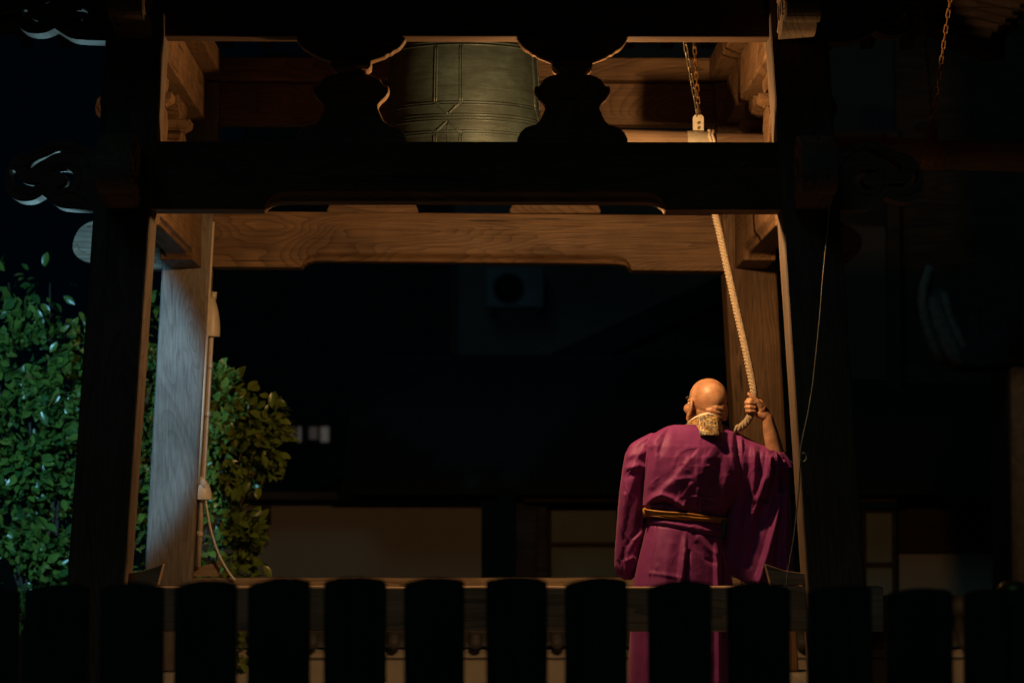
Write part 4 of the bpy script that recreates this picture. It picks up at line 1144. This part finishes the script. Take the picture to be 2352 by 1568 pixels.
torso_folds = [
    ('a', [(345,955),(440,870),(540,790),(640,650)], 34, .013), ('a', [(500,985),(600,880),(680,760),(745,640)], 30, .008),
    ('r', [(340,940),(400,895),(450,880),(520,905),(590,955)], 18, .020), ('r', [(400,935),(470,925),(540,950)], 14, -.018),
    ('s', [(725,440),(712,600),(698,720),(712,850),(722,975)], 2, .005), ('r', [(725,495),(712,600),(698,720),(712,850),(722,975)], 4, -.004), ('r', [(650,888),(800,900)], 6, .005),
    ('r', [(690,840),(680,960)], 9, .006), ('r', [(745,860),(728,960)], 8, .006), ('r', [(700,870),(694,970)], 6, -.006), ('r', [(610,920),(590,980)], 10, .008),
    ('r', [(370,540),(372,600),(352,760),(345,940)], 7, -.012), ('r', [(420,560),(400,700),(390,820)], 30, .010),
    ('r', [(480,430),(440,480),(380,560)], 22, .014), ('r', [(500,450),(470,520),(440,600)], 14, -.006),
    ('r', [(945,480),(950,600),(985,740)], 16, -.022), ('r', [(975,500),(985,620),(1015,720)], 10, .012), ('r', [(915,470),(915,600),(940,720)], 16, .008),
    ('r', [(1005,515),(1000,620),(1018,700)], 9, -.012), ('r', [(1040,530),(1035,640),(1020,720)], 12, .012),
    ('r', [(860,600),(800,760),(760,900)], 45, -.014), ('r', [(880,760),(860,900),(850,1010)], 20, .008),
    ('r', [(760,690),(820,730)], 8, .004), ('r', [(590,690),(640,790)], 14, -.005), ('r', [(560,780),(640,770)], 16, .006)]
garment('robe', torso_rows, M['silk'], torso_folds + creases(14, (380, 560, 940, 960), (-52, 18), 5, amp=(.0010, .0024), wid=(7, 14), ln=(80, 220)), tilt=TILT, wrinkle=.005, seed=1.3, nv=170, nu=280, it=2)
ls_rows = [(994,1494,1506,1.04,.03),(1000,1482,1508,1.035,.05),(1008,1466,1508,1.03,.062),(1015,1454,1508,1.03,.07),(1022,1446,1507,1.03,.075),(1041,1436,1505,1.03,.085),(1073,1430,1502,1.03,.092),(1126,1423,1494,1.03,.09),(1168,1419,1487,1.03,.085),(1213,1416,1481,1.03,.08),
    (1266,1412,1472,1.03,.08),(1300,1411,1466,1.03,.075),(1314,1413,1462,1.03,.065),(1324,1420,1458,1.03,.045),(1331,1434,1450,1.03,.02)]
ls_folds = [('b', [(345,560),(300,640),(260,700)], 26, .012), ('r', [(225,630),(300,610),(350,600)], 26, .010), ('r', [(225,760),(290,735),(345,750)], 24, -.008), ('r', [(230,705),(300,690),(350,700)], 18, .009),
    ('a', [(280,760),(230,900),(210,1060)], 24, .012), ('r', [(330,800),(320,950),(300,1120),(240,1200),(205,1290)], 16, -.016), ('r', [(210,880),(190,1100),(170,1300)], 18, .010),
    ('r', [(330,1130),(260,1180),(220,1260),(215,1370)], 18, .014), ('r', [(205,1230),(205,1390)], 6, -.010), ('r', [(225,1310),(270,1290),(290,1310)], 12, .010), ('r', [(165,1330),(175,1400)], 10, .006), ('r', [(190,1390),(230,1400)], 8, -.006)]
garment('sleeve', ls_rows, M['silk'], ls_folds + creases(14, (170, 620, 340, 1380), (85, 20), 6, amp=(.0012, .003), ln=(80, 220)), tilt=TILT, wrinkle=.005, seed=7.7, nv=150, nu=150)
rs_rows = [(996,1694,1700,1.16,.02),(1004,1684,1716,1.16,.045),(1014,1680,1735,1.16,.06),(1026,1678,1764,1.16,.08),(1036,1678,1794,1.15,.09),(1046,1678,1808,1.145,.095),(1062,1680,1811,1.145,.098),(1100,1682,1813,1.15,.085),
    (1143,1676,1815,1.17,.07),(1231,1660,1820,1.17,.065),(1275,1656,1822,1.17,.06),(1300,1660,1823,1.17,.055),(1318,1676,1825,1.17,.05),(1332,1700,1827,1.17,.045),(1350,1730,1828,1.17,.03)]
rs_folds = [('b', [(1165,640),(1135,760),(1082,905)], 26, .040), ('r', [(1195,690),(1180,800),(1140,920)], 14, -.020), ('b', [(1240,880),(1195,1060),(1140,1260),(1085,1440)], 24, .040), ('r', [(1120,920),(1080,1100),(1020,1330)], 30, -.024),
    ('b', [(1262,660),(1268,900),(1262,1150),(1270,1390)], 14, .026), ('r', [(1245,760),(1235,1000),(1215,1180),(1200,1400)], 12, -.018), ('r', [(1025,600),(1020,900),(980,1250)], 24, -.016), ('r', [(1060,560),(1060,760),(1040,1000)], 18, .014),
    ('r', [(1100,580),(1090,720)], 12, -.014), ('r', [(1150,590),(1160,690),(1180,740)], 10, .014), ('r', [(1200,600),(1215,680)], 8, .014), ('r', [(1180,620),(1192,730)], 6, -.012), ('r', [(1235,600),(1255,670)], 7, .012), ('r', [(1220,630),(1235,690)], 5, -.010)]
garment('sleeve', rs_rows, M['silk'], rs_folds + creases(16, (1030, 600, 1290, 1380), (100, 12), 8, amp=(.002, .004), ln=(120, 300)), tilt=.30, wrinkle=.005, seed=3.2, nv=190, nu=200)
# turned-up sleeve mouth round the forearm
ctr = el.lerp(wr_, .20); ax = (wr_ - el).normalized(); s1 = ax.cross(Vector((0, 1, 0))).normalized(); s2 = ax.cross(s1)
P = []
for k in range(10):
    f = k / 9; row = []
    for j in range(40):
        t = 2 * math.pi * j / 40
        rr = .047 + .026 * (1 - f) + .005 * math.sin(5 * t + 4 * f) + .003 * math.sin(11 * t)
        row.append(ctr + ax * (-.055 + .075 * f + .012 * math.sin(t + 1)) + (s1 * math.cos(t) + s2 * math.sin(t)) * rr)
    P.append(row)
for k in range(3):
    f = k / 2; P.append([ctr + ax * (.018 - .02 * f + .012 * math.sin(2 * math.pi * j / 40 + 1)) + (s1 * math.cos(2 * math.pi * j / 40) + s2 * math.sin(2 * math.pi * j / 40)) * (.045 - .004 * f) for j in range(40)])
part(MB().grid(np.array(P).transpose(1, 0, 2), close_u=True), 'sleeve_mouth', M['silk'], person)
sk_rows = [(1190,1486,1662,1.085,.166),(1206,1485,1660,1.085,.178),(1224,1481,1660,1.085,.190),(1280,1467,1672,1.085,.215),(1343,1453,1684,1.085,.235),(1450,1447,1692,1.085,.265),(1568,1442,1698,1.085,.28),(1700,1438,1702,1.085,.285)]
sk_folds = [('s', [(625,1105),(612,1250),(592,1445),(560,1700),(540,2100)], 2.6, .034), ('s', [(818,1150),(826,1300),(832,1470),(838,1800),(840,2100)], 2.6, .036), ('r', [(632,1250),(628,1300),(612,1470),(590,1700),(570,2100)], 9, -.026), ('r', [(848,1290),(850,1320),(860,1480),(866,1800)], 9, -.028),
    ('r', [(425,1080),(402,1250),(376,1470),(340,1750),(320,2100)], 4, -.006), ('r', [(350,1075),(420,1080),(620,1105),(700,1130),(820,1150)], 5, -.008), ('r', [(355,1050),(480,1058),(640,1090),(820,1125)], 14, .012),
    ('r', [(700,1160),(760,1230),(810,1260)], 20, .007), ('r', [(680,1200),(740,1300),(800,1320)], 16, -.006), ('r', [(640,1090),(680,1075),(720,1095)], 8, .006), ('r', [(380,1390),(470,1400),(580,1420)], 12, .005),
    ('r', [(520,1200),(500,1300),(480,1450)], 30, .006), ('r', [(895,1300),(925,1480),(950,1700)], 14, .012), ('r', [(380,1700),(430,1600),(470,1500)], 20, .01)]
garment('skirt', sk_rows, M['silk'], sk_folds + creases(12, (360, 1120, 860, 1460), (85, 25), 9, amp=(.0010, .0022), ln=(80, 200)), tilt=TILT * .9, wrinkle=.004, seed=5.5, nv=190, nu=260)

# ---- golden cord belt
def sect_y(rows, py, px, tilt):
    r_ = np.array(rows); xl, xr, yc, hd = (np.interp(py, r_[:, 0], r_[:, i]) for i in range(1, 5))
    xc, hw = (xl + xr) / 2, (xr - xl) / 2; s = np.clip((px - xc) / hw, -1, 1)
    return yc - hd * (1 - abs(s) ** (2 / .85)) ** (.85 / 2) + tilt * (px - xc) * km
belt = empty('belt'); belt.parent = person; belt.location = (0, 0, 0)
first = None
for k in range(5):
    pts = []
    for q in range(60):
        f = q / 59; px = 1482 + (1667 - 1482) * f
        py = 1170 + 3.4 * k + (20 - 1.0 * k) * f + 1.0 * math.sin(f * 9 + k)
        Y = sect_y(torso_rows, min(py, 1204), min(max(px, 1487), 1664), TILT) - .028 - .003 * math.sin(k * 2 + f * 5) - .004 * (k == 2)
        pts.append(at(px, py, Y))
    pts = pts + [pts[-1] + Vector((.03, .16, 0)), pts[-1] + Vector((-.1, .30, 0)), pts[0] + Vector((.1, .32, 0)), pts[0] + Vector((-.015, .15, 0)), pts[0]]
    o = MB().tube(pts, .0048, n=8, cap=False).build('cord_strand', M['cord'], None)
    o.parent = belt; o.location = -Vector(person.location)
p0 = at(1481, 1166, sect_y(torso_rows, 1180, 1490, TILT) - .03)
part(MB().tube([p0, p0 + Vector((-.002, -.004, -.018)), p0 + Vector((.0, 0, -.045))], [.006, .0085, .006], n=8), 'cord_loop', M['cord'], person)
Yt = sect_y(torso_rows, 1200, 1655, TILT) - .035
P = [[at(x, y, Yt) for x in np.linspace(x0, x1, 4)] for y, x0, x1 in ((1192, 1652, 1668), (1205, 1657, 1667), (1222, 1658, 1665), (1238, 1655, 1660))]
o = part(MB().grid(P), 'belt_tail', M['green_cloth'], person); o.modifiers.new('thickness', 'SOLIDIFY').thickness = .004

# ---- collars
NC = at(1614, 985, 1.095)
bd = Vector((math.sin(R(12)), -math.cos(R(12)), 0)); bs = Vector((math.cos(R(12)), math.sin(R(12)), 0))
def collar(name, mat, rt, rb, zt, zb, drop, th=.004, span=2.0):
    P = []
    for q in range(61):
        t = -span + 2 * span * q / 60; d = bd * math.cos(t) + bs * math.sin(t); k = (1 - math.cos(t)) / 2
        row = []
        for j in range(7):
            f = j / 6
            rr = rt + (rb - rt) * f
            row.append(NC + d * rr + Vector((0, k * .05, zt + (zb - zt) * f - drop * k ** .8)))
        P.append(row)
    o = part(MB().grid(P), name, mat, person)
    m = o.modifiers.new('thickness', 'SOLIDIFY'); m.thickness = th
    return o
collar('inner_collar', M['white_cloth'], .079, .086, .074, .02, .105, .006)
collar('brocade_collar', M['brocade'], .087, .108, .066, -.012, .105, .006)
P = []
cn = [(1602, 953), (1649, 957), (1607, 999), (1654, 999.5)]
for j in range(13):
    f = j / 12; row = []
    for i in range(13):
        e = i / 12
        px = (cn[0][0] * (1-e) + cn[1][0] * e) * (1-f) + (cn[2][0] * (1-e) + cn[3][0] * e) * f
        py = (cn[0][1] * (1-e) + cn[1][1] * e) * (1-f) + (cn[2][1] * (1-e) + cn[3][1] * e) * f
        row.append(at(px, py, .990 - .048 * f - .004 * math.sin(f * 3) + .010 * (2 * e - 1) ** 2 + .014 * e))
    P.append(row)
o = part(MB().grid(P), 'collar_tab', M['brocade'], person); m = o.modifiers.new('thickness', 'SOLIDIFY'); m.thickness = .006

# ================================================================== the rope
rope = thing('bell_rope', 'thick twisted hemp rope from the striker to the raised hand', 'rope', loc=tuple(at(1700, 750, 1.35)))
rp = [(1630,352,1.585),(1632,420,1.57),(1640,480,1.55),(1655,545,1.48),(1680,660,1.37),(1705,770,1.25),(1722,850,1.165),(1731,900,1.115),(1729,930,1.10),(1722,957,1.10),(1707,976,1.105),(1683,990,1.13),(1650,1012,1.30),(1606,1080,1.42),(1570,1180,1.44),(1560,1230,1.45)]
path = catmull([at(*q) for q in rp], 40)
acc = [0.0]
for a_, b_ in zip(path[:-1], path[1:]): acc.append(acc[-1] + (b_ - a_).length)
NS = int(acc[-1] / .0028); ss = np.linspace(0, acc[-1], NS)
cxyz = [np.interp(ss, acc, [p[i] for p in path]) for i in range(3)]
cen = [Vector((cxyz[0][i], cxyz[1][i], cxyz[2][i])) for i in range(NS)]
for k in range(3):
    pts = []
    for i in range(NS):
        t = (cen[min(i + 1, NS - 1)] - cen[max(i - 1, 0)]).normalized()
        a_ = t.cross(Vector((0, 1, 0))).normalized(); b_ = t.cross(a_)
        ph = -2 * math.pi * (ss[i] / .056 + k / 3)
        pts.append(cen[i] + (a_ * math.cos(ph) + b_ * math.sin(ph)) * .0106)
    part(MB().tube(pts, [.0082 + .0005 * math.sin(i * .9 + k) for i in range(NS)], n=8), 'strand', M['rope'], rope)
